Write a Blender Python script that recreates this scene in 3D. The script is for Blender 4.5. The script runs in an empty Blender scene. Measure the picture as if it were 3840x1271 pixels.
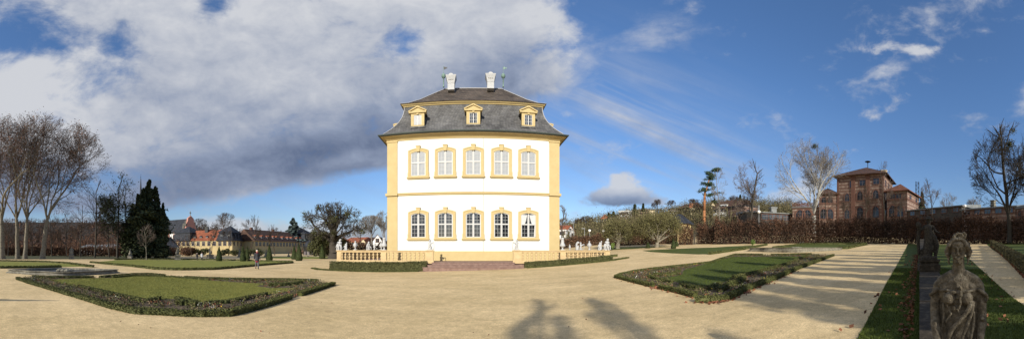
import bpy, bmesh, math, random
import numpy as np
from mathutils import Vector, Matrix
from mathutils.geometry import delaunay_2d_cdt
R=math.radians; PI=math.pi
S=bpy.context.scene; C=S.collection
# ---------------------------------------------------------------- geometry of the place as surveyed from the viewpoint
F=1170.0; HZ=936.0; CX=1920.0; EYE=1.62
def az(X): return (X-CX)/F
def spos(v,w): return .5*(v+np.sqrt(v*v+w*w)-w)
def hgt(x,y):
    a=.06*spos(x,6.0)
    s=np.clip((x+2)/20.0,0,1); s=s*s*(3-2*s)
    b=.042*np.minimum(spos(y-18.0,6.0),60)*s
    return a+b-.2*np.exp(-((x+13)/7.0)**2-((y-25)/8.0)**2)
def hf(x,y): return float(hgt(np.float64(x),np.float64(y)))
def gp(X,Y,dmax=160):
    a=az(X); t=(HZ-Y)/F; sx,cy=math.sin(a),math.cos(a); d=2.0; st=.2
    while d<dmax:
        if EYE+t*d<=hf(sx*d,cy*d):
            lo,hi=d-st,d
            for _ in range(20):
                m=(lo+hi)/2
                if EYE+t*m<=hf(sx*m,cy*m): hi=m
                else: lo=m
            d=hi; return (sx*d,cy*d,hf(sx*d,cy*d))
        d+=st
    return (sx*dmax,cy*dmax,hf(sx*dmax,cy*dmax))
def pa(X,d): return (math.sin(az(X))*d, math.cos(az(X))*d)
def zz(Y,d): return EYE+(HZ-Y)/F*d
def dist(p): return math.hypot(p[0],p[1])
# ---------------------------------------------------------------- materials
def srgb(r,g,b):
    f=lambda c:(c/12.92 if c<=.04045 else ((c+.055)/1.055)**2.4)
    return (f(r/255),f(g/255),f(b/255),1)
def mat(name,c1,c2=None,scale=5.0,rough=.85,bump=0.0,bscale=None,island=0.0,metal=0.0,spec=.3,c3=None,detail=6,coords='Object',stretch=None,transl=0):
    m=bpy.data.materials.new(name); m.use_nodes=True; nt=m.node_tree; N=nt.nodes; L=nt.links
    b=N['Principled BSDF']; b.inputs['Roughness'].default_value=rough; b.inputs['Metallic'].default_value=metal
    b.inputs['Specular IOR Level'].default_value=spec
    c1=tuple(c1)+(1,) if len(c1)==3 else c1
    b.inputs['Base Color'].default_value=c1
    tc=N.new('ShaderNodeTexCoord'); src=tc.outputs[coords]
    if stretch:
        mp=N.new('ShaderNodeMapping'); mp.inputs['Scale'].default_value=stretch; L.new(src,mp.inputs[0]); src=mp.outputs[0]
    col=None
    if c2 is not None:
        c2=tuple(c2)+(1,) if len(c2)==3 else c2
        n=N.new('ShaderNodeTexNoise'); n.inputs['Scale'].default_value=scale; n.inputs['Detail'].default_value=detail; n.inputs['Roughness'].default_value=.65
        L.new(src,n.inputs['Vector'])
        r=N.new('ShaderNodeValToRGB'); r.color_ramp.elements[0].position=.35; r.color_ramp.elements[1].position=.65
        r.color_ramp.elements[0].color=c1; r.color_ramp.elements[1].color=c2
        if c3 is not None:
            e=r.color_ramp.elements.new(.5); e.color=tuple(c3)+(1,) if len(c3)==3 else c3
        L.new(n.outputs[0],r.inputs[0]); col=r.outputs[0]
    if island:
        g=N.new('ShaderNodeNewGeometry'); h=N.new('ShaderNodeHueSaturation')
        mr=N.new('ShaderNodeMapRange'); mr.inputs['To Min'].default_value=1-island; mr.inputs['To Max'].default_value=1+island
        L.new(g.outputs['Random Per Island'],mr.inputs[0]); L.new(mr.outputs[0],h.inputs['Value'])
        if col is not None: L.new(col,h.inputs['Color'])
        else: h.inputs['Color'].default_value=c1
        col=h.outputs[0]
    if col is not None: L.new(col,b.inputs['Base Color'])
    if bump:
        n2=N.new('ShaderNodeTexNoise'); n2.inputs['Scale'].default_value=bscale or scale*3; n2.inputs['Detail'].default_value=5
        L.new(src,n2.inputs['Vector'])
        bm=N.new('ShaderNodeBump'); bm.inputs['Strength'].default_value=bump; bm.inputs['Distance'].default_value=.02
        L.new(n2.outputs[0],bm.inputs['Height']); L.new(bm.outputs[0],b.inputs['Normal'])
    return m
def slate_mat(name,c1,c2,row=.18,tile=.28,bump=.4):
    """rows of slates or tiles: rows follow height, columns run along x and y"""
    m=bpy.data.materials.new(name); m.use_nodes=True; nt=m.node_tree; N=nt.nodes; L=nt.links; b=N['Principled BSDF']
    b.inputs['Roughness'].default_value=.72; b.inputs['Specular IOR Level'].default_value=.25
    tc=N.new('ShaderNodeTexCoord'); sp=N.new('ShaderNodeSeparateXYZ'); L.new(tc.outputs['Object'],sp.inputs[0])
    ad=N.new('ShaderNodeMath'); ad.operation='ADD'; L.new(sp.outputs[0],ad.inputs[0]); L.new(sp.outputs[1],ad.inputs[1])
    cb=N.new('ShaderNodeCombineXYZ'); L.new(ad.outputs[0],cb.inputs[0]); L.new(sp.outputs[2],cb.inputs[1])
    br=N.new('ShaderNodeTexBrick'); L.new(cb.outputs[0],br.inputs['Vector']); br.inputs['Scale'].default_value=1
    br.inputs['Brick Width'].default_value=tile; br.inputs['Row Height'].default_value=row; br.inputs['Mortar Size'].default_value=.014
    br.inputs['Color1'].default_value=tuple(c1)+(1,); br.inputs['Color2'].default_value=tuple(c2)+(1,)
    br.inputs['Mortar'].default_value=tuple(v*.45 for v in c1)+(1,)
    n=N.new('ShaderNodeTexNoise'); n.inputs['Scale'].default_value=.7; n.inputs['Detail'].default_value=8; n.inputs['Roughness'].default_value=.7
    L.new(tc.outputs['Object'],n.inputs['Vector'])
    mr=N.new('ShaderNodeMapRange'); mr.inputs['From Min'].default_value=.3; mr.inputs['From Max'].default_value=.7; mr.inputs['To Min'].default_value=.5; mr.inputs['To Max'].default_value=1.6
    L.new(n.outputs[0],mr.inputs[0])
    hs=N.new('ShaderNodeHueSaturation'); L.new(mr.outputs[0],hs.inputs['Value']); L.new(br.outputs['Color'],hs.inputs['Color'])
    L.new(hs.outputs[0],b.inputs['Base Color'])
    bm=N.new('ShaderNodeBump'); bm.inputs['Strength'].default_value=bump; bm.inputs['Distance'].default_value=.03; bm.invert=True
    L.new(br.outputs['Fac'],bm.inputs['Height']); L.new(bm.outputs[0],b.inputs['Normal'])
    return m
def band_mat(name,red,pale,period=.95,share=.38):
    """courses of red sandstone and pale stone, by height"""
    m=bpy.data.materials.new(name); m.use_nodes=True; nt=m.node_tree; N=nt.nodes; L=nt.links; b=N['Principled BSDF']
    b.inputs['Roughness'].default_value=.9
    tc=N.new('ShaderNodeTexCoord'); sp=N.new('ShaderNodeSeparateXYZ'); L.new(tc.outputs['Object'],sp.inputs[0])
    n=N.new('ShaderNodeTexNoise'); n.inputs['Scale'].default_value=1.3; n.inputs['Detail'].default_value=6; L.new(tc.outputs['Object'],n.inputs['Vector'])
    a=N.new('ShaderNodeMath'); a.operation='DIVIDE'; a.inputs[1].default_value=period; L.new(sp.outputs[2],a.inputs[0])
    f=N.new('ShaderNodeMath'); f.operation='FRACT'; L.new(a.outputs[0],f.inputs[0])
    l=N.new('ShaderNodeMath'); l.operation='LESS_THAN'; l.inputs[1].default_value=share; L.new(f.outputs[0],l.inputs[0])
    k=N.new('ShaderNodeMath'); k.operation='MULTIPLY'; L.new(l.outputs[0],k.inputs[0])
    mr=N.new('ShaderNodeMapRange'); mr.inputs['From Min'].default_value=.35; mr.inputs['From Max'].default_value=.6; L.new(n.outputs[0],mr.inputs[0]); L.new(mr.outputs[0],k.inputs[1])
    mx=N.new('ShaderNodeMix'); mx.data_type='RGBA'; L.new(k.outputs[0],mx.inputs[0])
    mx.inputs[6].default_value=tuple(red)+(1,); mx.inputs[7].default_value=tuple(pale)+(1,)
    hs=N.new('ShaderNodeHueSaturation'); m2=N.new('ShaderNodeMapRange'); m2.inputs['To Min'].default_value=.6; m2.inputs['To Max'].default_value=1.4; L.new(n.outputs[0],m2.inputs[0])
    L.new(m2.outputs[0],hs.inputs['Value']); L.new(mx.outputs[2],hs.inputs['Color']); L.new(hs.outputs[0],b.inputs['Base Color'])
    return m
M={}
def build_mats():
    M['white']=mat('white_plaster',(.68,.68,.64),(.62,.62,.58),.8,.9,.05,30)
    M['yellow']=mat('yellow_stucco',(.51,.405,.205),(.47,.365,.18),1.1,.85,.08,25)
    M['yellow_bal']=mat('yellow_painted_stone',(.55,.42,.235),(.48,.35,.185),3,.8,.1,25)
    M['sash']=mat('white_window_paint',(.50,.50,.49),rough=.5)
    M['glass']=mat('window_glass',(.012,.014,.018),rough=.04,spec=.9)
    M['blind']=mat('window_blind',(.31,.325,.345),(.25,.27,.295),2,.6,spec=.5)
    M['curtain']=mat('curtain',(.62,.62,.60),(.45,.45,.45),9,.8,stretch=(6,6,.5))
    M['slate']=slate_mat('grey_slate',(.128,.126,.124),(.086,.085,.088))
    M['slate_brown']=slate_mat('brown_slate',(.095,.075,.06),(.055,.045,.04))
    M['tile_dark']=slate_mat('weathered_tiles',(.10,.055,.038),(.062,.036,.028),.3,.3)
    M['tile_red']=slate_mat('red_tiles',(.32,.105,.05),(.22,.07,.04),.3,.3)
    M['tile_dull']=slate_mat('dull_red_tiles',(.20,.085,.052),(.14,.062,.04),.3,.3)
    M['darkslate']=slate_mat('dark_slate',(.035,.038,.048),(.022,.025,.032),.3,.4)
    M['gutter']=mat('gutter_metal',(.045,.06,.055),rough=.5)
    M['copper']=mat('weathered_copper',(.22,.33,.28),(.10,.16,.14),6,.6)
    M['iron']=mat('dark_iron',(.03,.03,.03),rough=.5,metal=.4)
    M['redstone']=mat('red_sandstone_steps',(.165,.10,.082),(.26,.175,.145),3,.85,.2,20)
    M['statue_white']=mat('white_statue_paint',(.47,.47,.47),(.38,.39,.40),4,.7)
    M['stone']=mat('weathered_stone',(.27,.24,.19),(.13,.12,.10),7,.9,.4,30,c3=(.2,.18,.14))
    M['stone_grey']=mat('grey_garden_stone',(.27,.25,.195),(.12,.11,.085),5,.9,.3,30)
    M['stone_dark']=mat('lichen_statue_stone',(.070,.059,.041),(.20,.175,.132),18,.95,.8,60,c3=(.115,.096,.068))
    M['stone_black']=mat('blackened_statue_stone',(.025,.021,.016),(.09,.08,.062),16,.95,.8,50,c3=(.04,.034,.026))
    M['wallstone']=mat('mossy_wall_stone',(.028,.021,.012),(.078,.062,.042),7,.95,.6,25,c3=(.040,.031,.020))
    M['gravel']=None
    M['lawn']=mat('lawn_grass',(.215,.215,.038),(.140,.155,.027),1.4,.95,.6,60,c3=(.18,.185,.032),detail=10)
    M['lawn2']=mat('lush_lawn_grass',(.075,.095,.012),(.050,.068,.009),1.5,.95,.6,60,detail=10)
    M['blade']=mat('grass_blades',(.078,.105,.013),(.048,.070,.009),2,.8,island=.35)
    M['blade2']=mat('dry_grass_blades',(.19,.18,.045),(.14,.145,.035),2,.8,island=.35)
    M['soil']=mat('bed_soil',(.075,.055,.036),(.12,.09,.06),12,1,.6,40)
    M['lawn_shaded']=mat('shade_toned_grass',(.055,.060,.018),(.035,.036,.014),.4,1)  # darker grass colour carries the shade beneath the plane trees
    M['box']=mat('box_leaves',(.060,.070,.018),(.090,.092,.028),3,.75,island=.55)
    M['boxdark']=mat('clipped_hedge_leaves',(.070,.072,.026),(.105,.105,.042),3,.8,island=.5)
    M['yew']=mat('yew_needles',(.040,.056,.018),(.058,.072,.024),3,.8,island=.5)
    M['beech']=mat('dry_beech_leaves',(.115,.058,.034),(.042,.027,.019),.35,.9,island=.7,c3=(.075,.040,.025))
    M['beech2']=mat('dry_hornbeam_leaves',(.15,.075,.042),(.07,.045,.028),.8,.9,island=.6)
    M['bark']=mat('dark_bark',(.040,.034,.027),(.07,.06,.048),6,.95,.5,30)
    M['bark_brown']=mat('brown_twigs',(.085,.058,.04),(.05,.036,.027),1,.95)
    M['bark_plane']=mat('plane_tree_bark',(.14,.115,.08),(.075,.06,.042),2.6,.9,.3,12,c3=(.24,.215,.165))
    M['bark_white']=mat('pale_plane_bark',(.46,.45,.42),(.26,.25,.22),2.2,.9)
    M['twig_pale']=mat('pale_twigs',(.24,.21,.18),(.15,.13,.11),1,.95)
    M['twig_plane']=mat('plane_twigs',(.17,.13,.105),(.12,.09,.075),1,.95)
    M['leaf_brown']=mat('dry_leaves',(.22,.11,.07),(.15,.085,.06),1,.9,island=.5)
    M['leaf_litter']=mat('fallen_leaves',(.22,.085,.04),(.13,.06,.035),3,.85,island=.6)
    M['twig_olive']=mat('olive_twigs',(.15,.13,.062),(.10,.09,.045),1,.95,island=.35)
    M['leaf_olive']=mat('olive_buds',(.17,.155,.06),(.11,.105,.045),.6,.9,island=.5)
    M['mistletoe']=mat('mistletoe_leaves',(.085,.085,.03),(.05,.055,.02),2,.9,island=.5)
    M['conifer']=mat('conifer_needles',(.034,.046,.021),(.060,.070,.030),.6,.9,island=.5)
    M['cedar']=mat('blue_cedar_needles',(.075,.10,.095),(.05,.07,.065),.6,.9,island=.4)
    M['pine']=mat('pine_needles',(.035,.065,.04),(.055,.085,.05),.6,.9,island=.4)
    M['pinebark']=mat('orange_pine_bark',(.42,.18,.07),(.26,.12,.06),2,.9)
    M['wood']=mat('hill_woods',(.085,.075,.035),(.075,.050,.034),.035,.95,island=.55,c3=(.12,.105,.05),coords='Object')
    M['wood_brown']=mat('brown_woods',(.085,.050,.032),(.04,.028,.021),.03,.95,island=.6,c3=(.12,.062,.037))
    M['hill_brown']=mat('brown_hill_ground',(.035,.026,.02),(.022,.018,.015),.02,1)
    M['hill']=mat('hill_ground',(.10,.09,.05),(.07,.055,.035),.03,1)
    M['ywall']=mat('ochre_render',(.50,.40,.21),(.42,.34,.18),.3,.9)
    M['ywin']=mat('grey_window_frame',(.20,.17,.17),(.12,.11,.13),5,.4)
    M['cream']=mat('cream_render',(.62,.52,.34),rough=.9)
    M['wwall']=mat('white_render',(.72,.72,.70),rough=.9)
    M['pink']=mat('pink_sandstone',(.52,.26,.20),(.44,.21,.17),1,.9)
    M['band']=band_mat('banded_sandstone',(.155,.092,.070),(.30,.235,.19))
    M['redtrim']=mat('red_sandstone_trim',(.165,.085,.062),(.125,.065,.05),1.5,.9)
    M['metalroof']=mat('grey_metal_roof',(.20,.21,.21),(.13,.14,.14),.6,.5)
    M['darkwall']=mat('dark_timber_wall',(.05,.045,.04),(.08,.07,.06),1,.8)
    M['skin']=mat('skin',(.55,.32,.24),rough=.6)
    M['coat']=mat('dark_coat',(.035,.036,.042),(.05,.05,.056),20,.9)
    M['trouser']=mat('grey_trousers',(.10,.105,.12),rough=.9)
    M['hat']=mat('pale_knit_hat',(.55,.50,.48),rough=.9)
    M['scarf']=mat('dark_red_scarf',(.20,.02,.035),rough=.9)
    M['boot']=mat('dark_boots',(.02,.018,.02),rough=.6)
    M['wjacket']=mat('white_jacket',(.75,.75,.76),rough=.9)
    M['water']=mat('basin_water',(.02,.02,.016),rough=.25,spec=.12)
    M['petal_y']=mat('yellow_petals',(.75,.52,.04),rough=.7)
    M['petal_r']=mat('red_petals',(.55,.06,.04),rough=.7)
    M['petal_w']=mat('white_petals',(.75,.72,.70),rough=.7)
    M['petal_p']=mat('faded_pink_stems',(.20,.14,.09),(.13,.10,.05),6,.9,island=.5)
    M['lampglobe']=mat('opal_lamp_globe',(.85,.85,.83),rough=.3)
    M['pole']=mat('grey_pole',(.25,.26,.27),rough=.5)
    M['reed']=mat('reed_green',(.14,.20,.05),rough=.8)
    # gravel
    m=bpy.data.materials.new('gravel'); m.use_nodes=True; nt=m.node_tree; N=nt.nodes; L=nt.links; b=N['Principled BSDF']; b.inputs['Roughness'].default_value=.95; b.inputs['Specular IOR Level'].default_value=.1
    tc=N.new('ShaderNodeTexCoord')
    def noise(s,d=6,r=.6):
        n=N.new('ShaderNodeTexNoise'); n.inputs['Scale'].default_value=s; n.inputs['Detail'].default_value=d; n.inputs['Roughness'].default_value=r; L.new(tc.outputs['Object'],n.inputs['Vector']); return n
    n1=noise(.22,8,.7); n2=noise(38,4); n3=noise(3.0,6)
    r1=N.new('ShaderNodeValToRGB'); e=r1.color_ramp.elements; e[0].position=.36; e[0].color=(.51,.385,.205,1); e[1].position=.68; e[1].color=(.70,.535,.305,1)
    L.new(n1.outputs[0],r1.inputs[0])
    mr=N.new('ShaderNodeMapRange'); mr.inputs['From Min'].default_value=.25; mr.inputs['From Max'].default_value=.75; mr.inputs['To Min'].default_value=.62; mr.inputs['To Max'].default_value=1.38; L.new(n2.outputs[0],mr.inputs[0])
    mr3=N.new('ShaderNodeMapRange'); mr3.inputs['From Min'].default_value=.3; mr3.inputs['From Max'].default_value=.7; mr3.inputs['To Min'].default_value=.90; mr3.inputs['To Max'].default_value=1.10; L.new(n3.outputs[0],mr3.inputs[0])
    mp=N.new('ShaderNodeMapping'); mp.inputs['Scale'].default_value=(.12,.9,1); mp.inputs['Rotation'].default_value=(0,0,.5); L.new(tc.outputs['Object'],mp.inputs[0])
    n5=noise(1.0,7,.6); L.new(mp.outputs[0],n5.inputs['Vector']); mr5=N.new('ShaderNodeMapRange'); mr5.inputs['From Min'].default_value=.35; mr5.inputs['From Max'].default_value=.65; mr5.inputs['To Min'].default_value=.93; mr5.inputs['To Max'].default_value=1.07; L.new(n5.outputs[0],mr5.inputs[0])
    n6=noise(7.0,8,.75); mr6=N.new('ShaderNodeMapRange'); mr6.inputs['From Min'].default_value=.3; mr6.inputs['From Max'].default_value=.7; mr6.inputs['To Min'].default_value=.84; mr6.inputs['To Max'].default_value=1.14; L.new(n6.outputs[0],mr6.inputs[0])
    mq=N.new('ShaderNodeMath'); mq.operation='MULTIPLY'; L.new(mr5.outputs[0],mq.inputs[0]); L.new(mr6.outputs[0],mq.inputs[1])
    mw=N.new('ShaderNodeMath'); mw.operation='MULTIPLY'; L.new(mr3.outputs[0],mw.inputs[0]); L.new(mq.outputs[0],mw.inputs[1])
    mm=N.new('ShaderNodeMath'); mm.operation='MULTIPLY'; L.new(mr.outputs[0],mm.inputs[0]); L.new(mw.outputs[0],mm.inputs[1])
    hs=N.new('ShaderNodeHueSaturation'); L.new(mm.outputs[0],hs.inputs['Value']); L.new(r1.outputs[0],hs.inputs['Color']); L.new(hs.outputs[0],b.inputs['Base Color'])
    bm=N.new('ShaderNodeBump'); bm.inputs['Strength'].default_value=.55; bm.inputs['Distance'].default_value=.012; L.new(n2.outputs[0],bm.inputs['Height']); L.new(bm.outputs[0],b.inputs['Normal'])
    M['gravel']=m
build_mats()
# ---------------------------------------------------------------- object helpers
def link(name,me,parent=None,loc=None,rz=0):
    o=bpy.data.objects.new(name,me); C.objects.link(o)
    if parent is not None: o.parent=parent
    if loc is not None: o.location=loc
    if rz: o.rotation_euler=(0,0,rz)
    return o
def tag(o,label=None,cat=None,group=None,kind=None):
    if label: o['label']=label
    if cat: o['category']=cat
    if group: o['group']=group
    if kind: o['kind']=kind
    return o
def empty(name,loc,rz,label,cat,group=None):
    o=bpy.data.objects.new(name,None); C.objects.link(o); o.location=loc; o.rotation_euler=(0,0,rz); o.empty_display_size=.3
    return tag(o,label,cat,group)
def copy_tree(o,parent=None):
    c=o.copy(); C.objects.link(c)
    if parent is not None: c.parent=parent
    for ch in list(o.children): copy_tree(ch,c)
    return c
class MB:
    def __init__(s): s.v=[]; s.f=[]; s.m=[]; s.k=0
    def add(s,vs,fs,mi=None):
        n=len(s.v); s.v.extend([tuple(p) for p in vs]); s.f.extend([tuple(i+n for i in f) for f in fs]); s.m.extend([s.k if mi is None else mi]*len(fs)); return s
    def box(s,x0,x1,y0,y1,z0,z1,T=None):
        vs=[(x0,y0,z0),(x1,y0,z0),(x1,y1,z0),(x0,y1,z0),(x0,y0,z1),(x1,y0,z1),(x1,y1,z1),(x0,y1,z1)]
        if T: vs=[T@Vector(p) for p in vs]
        return s.add(vs,[(3,2,1,0),(4,5,6,7),(0,1,5,4),(1,2,6,5),(2,3,7,6),(3,0,4,7)])
    def lathe(s,prof,n=16,c=(0,0,0),cap=True,sx=1,sy=1):
        vs=[];fs=[]
        for r,z in prof:
            for i in range(n):
                a=2*PI*i/n; vs.append((c[0]+r*sx*math.cos(a),c[1]+r*sy*math.sin(a),c[2]+z))
        for k in range(len(prof)-1):
            for i in range(n):
                j=(i+1)%n; fs.append((k*n+i,k*n+j,(k+1)*n+j,(k+1)*n+i))
        if cap: fs.append(tuple(range(n))[::-1]); fs.append(tuple((len(prof)-1)*n+i for i in range(n)))
        return s.add(vs,fs)
    def ring(s,prof,x0,x1,y0,y1,top=False):
        vs=[];fs=[]
        for o,z in prof: vs+= [(x0-o,y0-o,z),(x1+o,y0-o,z),(x1+o,y1+o,z),(x0-o,y1+o,z)]
        for k in range(len(prof)-1):
            for i in range(4):
                j=(i+1)%4; fs.append((k*4+i,k*4+j,k*4+4+j,k*4+4+i))
        if top: b=(len(prof)-1)*4; fs.append((b,b+1,b+2,b+3))
        return s.add(vs,fs)
    def tube(s,p0,p1,r0,r1,n=8):
        p0=Vector(p0);p1=Vector(p1); d=(p1-p0).normalized(); a=d.cross(Vector((0,0,1)))
        if a.length<.01: a=Vector((1,0,0))
        a.normalize(); b=d.cross(a); vs=[]
        for p,r in ((p0,r0),(p1,r1)):
            for i in range(n):
                t=2*PI*i/n; vs.append(p+(a*math.cos(t)+b*math.sin(t))*r)
        fs=[(i,(i+1)%n,n+(i+1)%n,n+i) for i in range(n)]+[tuple(range(n))[::-1],tuple(range(n,2*n))]
        return s.add(vs,fs)
    def extr(s,pts,y0,y1):
        """outline in x-z extruded along y"""
        n=len(pts); vs=[(x,y0,z) for x,z in pts]+[(x,y1,z) for x,z in pts]
        return s.add(vs,[tuple(range(n)),tuple(range(2*n-1,n-1,-1))]+[(i,n+i,n+(i+1)%n,(i+1)%n) for i in range(n)])
    def strip(s,A,B,y0,y1):
        """open band between outline A and outline B (x-z), extruded"""
        n=len(A); vs=[(x,y0,z) for x,z in A]+[(x,y0,z) for x,z in B]+[(x,y1,z) for x,z in A]+[(x,y1,z) for x,z in B]; fs=[]
        for i in range(n-1):
            fs+=[(i,i+1,n+i+1,n+i),(i,2*n+i,2*n+i+1,i+1),(n+i,n+i+1,3*n+i+1,3*n+i)]
        fs+=[(0,n,3*n,2*n),(n-1,3*n-1,4*n-1,2*n-1)]
        return s.add(vs,fs)
    def mesh(s,name,mats,smooth=False,fix=True):
        me=bpy.data.meshes.new(name); me.from_pydata(s.v,[],s.f)
        if not isinstance(mats,(list,tuple)): mats=[mats]
        for m in mats: me.materials.append(m)
        if any(s.m): me.polygons.foreach_set('material_index',s.m)
        if fix:
            bm=bmesh.new(); bm.from_mesh(me); bmesh.ops.recalc_face_normals(bm,faces=bm.faces); bm.to_mesh(me); bm.free()
        if smooth: me.polygons.foreach_set('use_smooth',[True]*len(me.polygons))
        me.update(); return me
    def obj(s,name,mats,parent=None,smooth=False,loc=None,rz=0,fix=True):
        return link(name,s.mesh(name,mats,smooth,fix),parent,loc,rz)
def npmesh(name,V,Q,mats,mi=None,smooth=False):
    """V (n,3), Q (m,4) or (m,3)"""
    V=np.asarray(V,dtype=np.float32); Q=np.asarray(Q,dtype=np.int32); k=Q.shape[1]
    me=bpy.data.meshes.new(name); me.vertices.add(len(V)); me.vertices.foreach_set('co',V.ravel())
    me.loops.add(Q.size); me.loops.foreach_set('vertex_index',Q.ravel())
    me.polygons.add(len(Q)); me.polygons.foreach_set('loop_start',np.arange(0,Q.size,k,dtype=np.int32)); me.polygons.foreach_set('loop_total',np.full(len(Q),k,dtype=np.int32))
    if not isinstance(mats,(list,tuple)): mats=[mats]
    for m in mats: me.materials.append(m)
    if mi is not None: me.polygons.foreach_set('material_index',np.asarray(mi,dtype=np.int32))
    me.update(calc_edges=True); me.validate()
    if smooth: me.polygons.foreach_set('use_smooth',[True]*len(me.polygons))
    return me
def leaves(P,size,rng,flat=.0,asp=.6,up=None):
    """random small quads centred at P (n,3)"""
    P=np.asarray(P); n=len(P); a=rng.normal(size=(n,3)); a[:,2]*=(1-flat); a/=np.linalg.norm(a,axis=1)[:,None]+1e-9
    b=rng.normal(size=(n,3)); b-=a*(a*b).sum(1)[:,None]; b/=np.linalg.norm(b,axis=1)[:,None]+1e-9
    s=(size*(.6+.8*rng.random(n)))[:,None]
    V=np.stack([P-a*s-b*s*asp,P+a*s-b*s*asp*.6,P+a*s*.9+b*s*asp,P-a*s*.8+b*s*asp*.8],1).reshape(-1,3)
    Q=np.arange(4*n).reshape(n,4); return V,Q
def cat(parts):
    V=[];Q=[];n=0
    for v,q in parts: V.append(v);Q.append(q+n);n+=len(v)
    return np.concatenate(V),np.concatenate(Q)
def tubes(P0,P1,R0,R1,n=3):
    P0=np.asarray(P0,float);P1=np.asarray(P1,float); d=P1-P0; d/=np.linalg.norm(d,axis=1)[:,None]+1e-9
    ref=np.where(np.abs(d[:,2:3])>.9,np.array([[1.,0,0]]),np.array([[0,0,1.]])); a=np.cross(d,ref); a/=np.linalg.norm(a,axis=1)[:,None]+1e-9; b=np.cross(d,a)
    m=len(P0); t=2*PI*np.arange(n)/n; ct=np.cos(t)[None,:,None]; st=np.sin(t)[None,:,None]
    o=a[:,None,:]*ct+b[:,None,:]*st
    V=np.concatenate([P0[:,None,:]+o*np.asarray(R0)[:,None,None],P1[:,None,:]+o*np.asarray(R1)[:,None,None]],1).reshape(-1,3)
    i=np.arange(n); q=np.stack([i,(i+1)%n,n+(i+1)%n,n+i],1); Q=(np.arange(m)[:,None,None]*2*n+q[None]).reshape(-1,4)
    return V,Q
def inside(P,poly):
    x,y=P[:,0],P[:,1]; c=np.zeros(len(P),bool); n=len(poly)
    for i in range(n):
        x1,y1=poly[i][:2]; x2,y2=poly[(i+1)%n][:2]
        if y1==y2: continue
        k=((y1>y)!=(y2>y))&(x<(x2-x1)*(y-y1)/(y2-y1)+x1); c^=k
    return c
def sheet(name,poly,m,off,cell=.8,holes=(),parent=None):
    """flat cover laid on the terrain inside a polygon"""
    poly=[tuple(p[:2]) for p in poly]; pts=[];
    n=len(poly)
    for i in range(n):
        a=poly[i];b=poly[(i+1)%n]; k=max(1,int(math.dist(a,b)/cell))
        for j in range(k): pts.append((a[0]+(b[0]-a[0])*j/k,a[1]+(b[1]-a[1])*j/k))
    nb=len(pts); xs=[p[0] for p in poly]; ys=[p[1] for p in poly]
    g=[(x,y) for x in np.arange(min(xs),max(xs),cell) for y in np.arange(min(ys),max(ys),cell)]
    if g:
        G=np.array(g); G=G[inside(G,poly)]; pts+= [tuple(p) for p in G]
    r=delaunay_2d_cdt([Vector(p) for p in pts],[],[list(range(nb))],1,1e-4)
    vs=[(p[0],p[1],hf(p[0],p[1])+off) for p in r[0]]
    me=bpy.data.meshes.new(name); me.from_pydata(vs,[],[tuple(f) for f in r[2]]); me.materials.append(m)
    bm=bmesh.new(); bm.from_mesh(me)
    bmesh.ops.recalc_face_normals(bm,faces=bm.faces)
    if sum(f.normal.z for f in bm.faces)<0: bmesh.ops.reverse_faces(bm,faces=bm.faces)
    bm.to_mesh(me); bm.free()
    return link(name,me,parent)
def smoothline(pts,step=.35):
    """densify a polyline"""
    out=[]
    for i in range(len(pts)-1):
        a=pts[i];b=pts[i+1]; k=max(1,int(math.dist(a[:2],b[:2])/step))
        for j in range(k): out.append((a[0]+(b[0]-a[0])*j/k,a[1]+(b[1]-a[1])*j/k))
    out.append(tuple(pts[-1][:2])); return out
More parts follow.
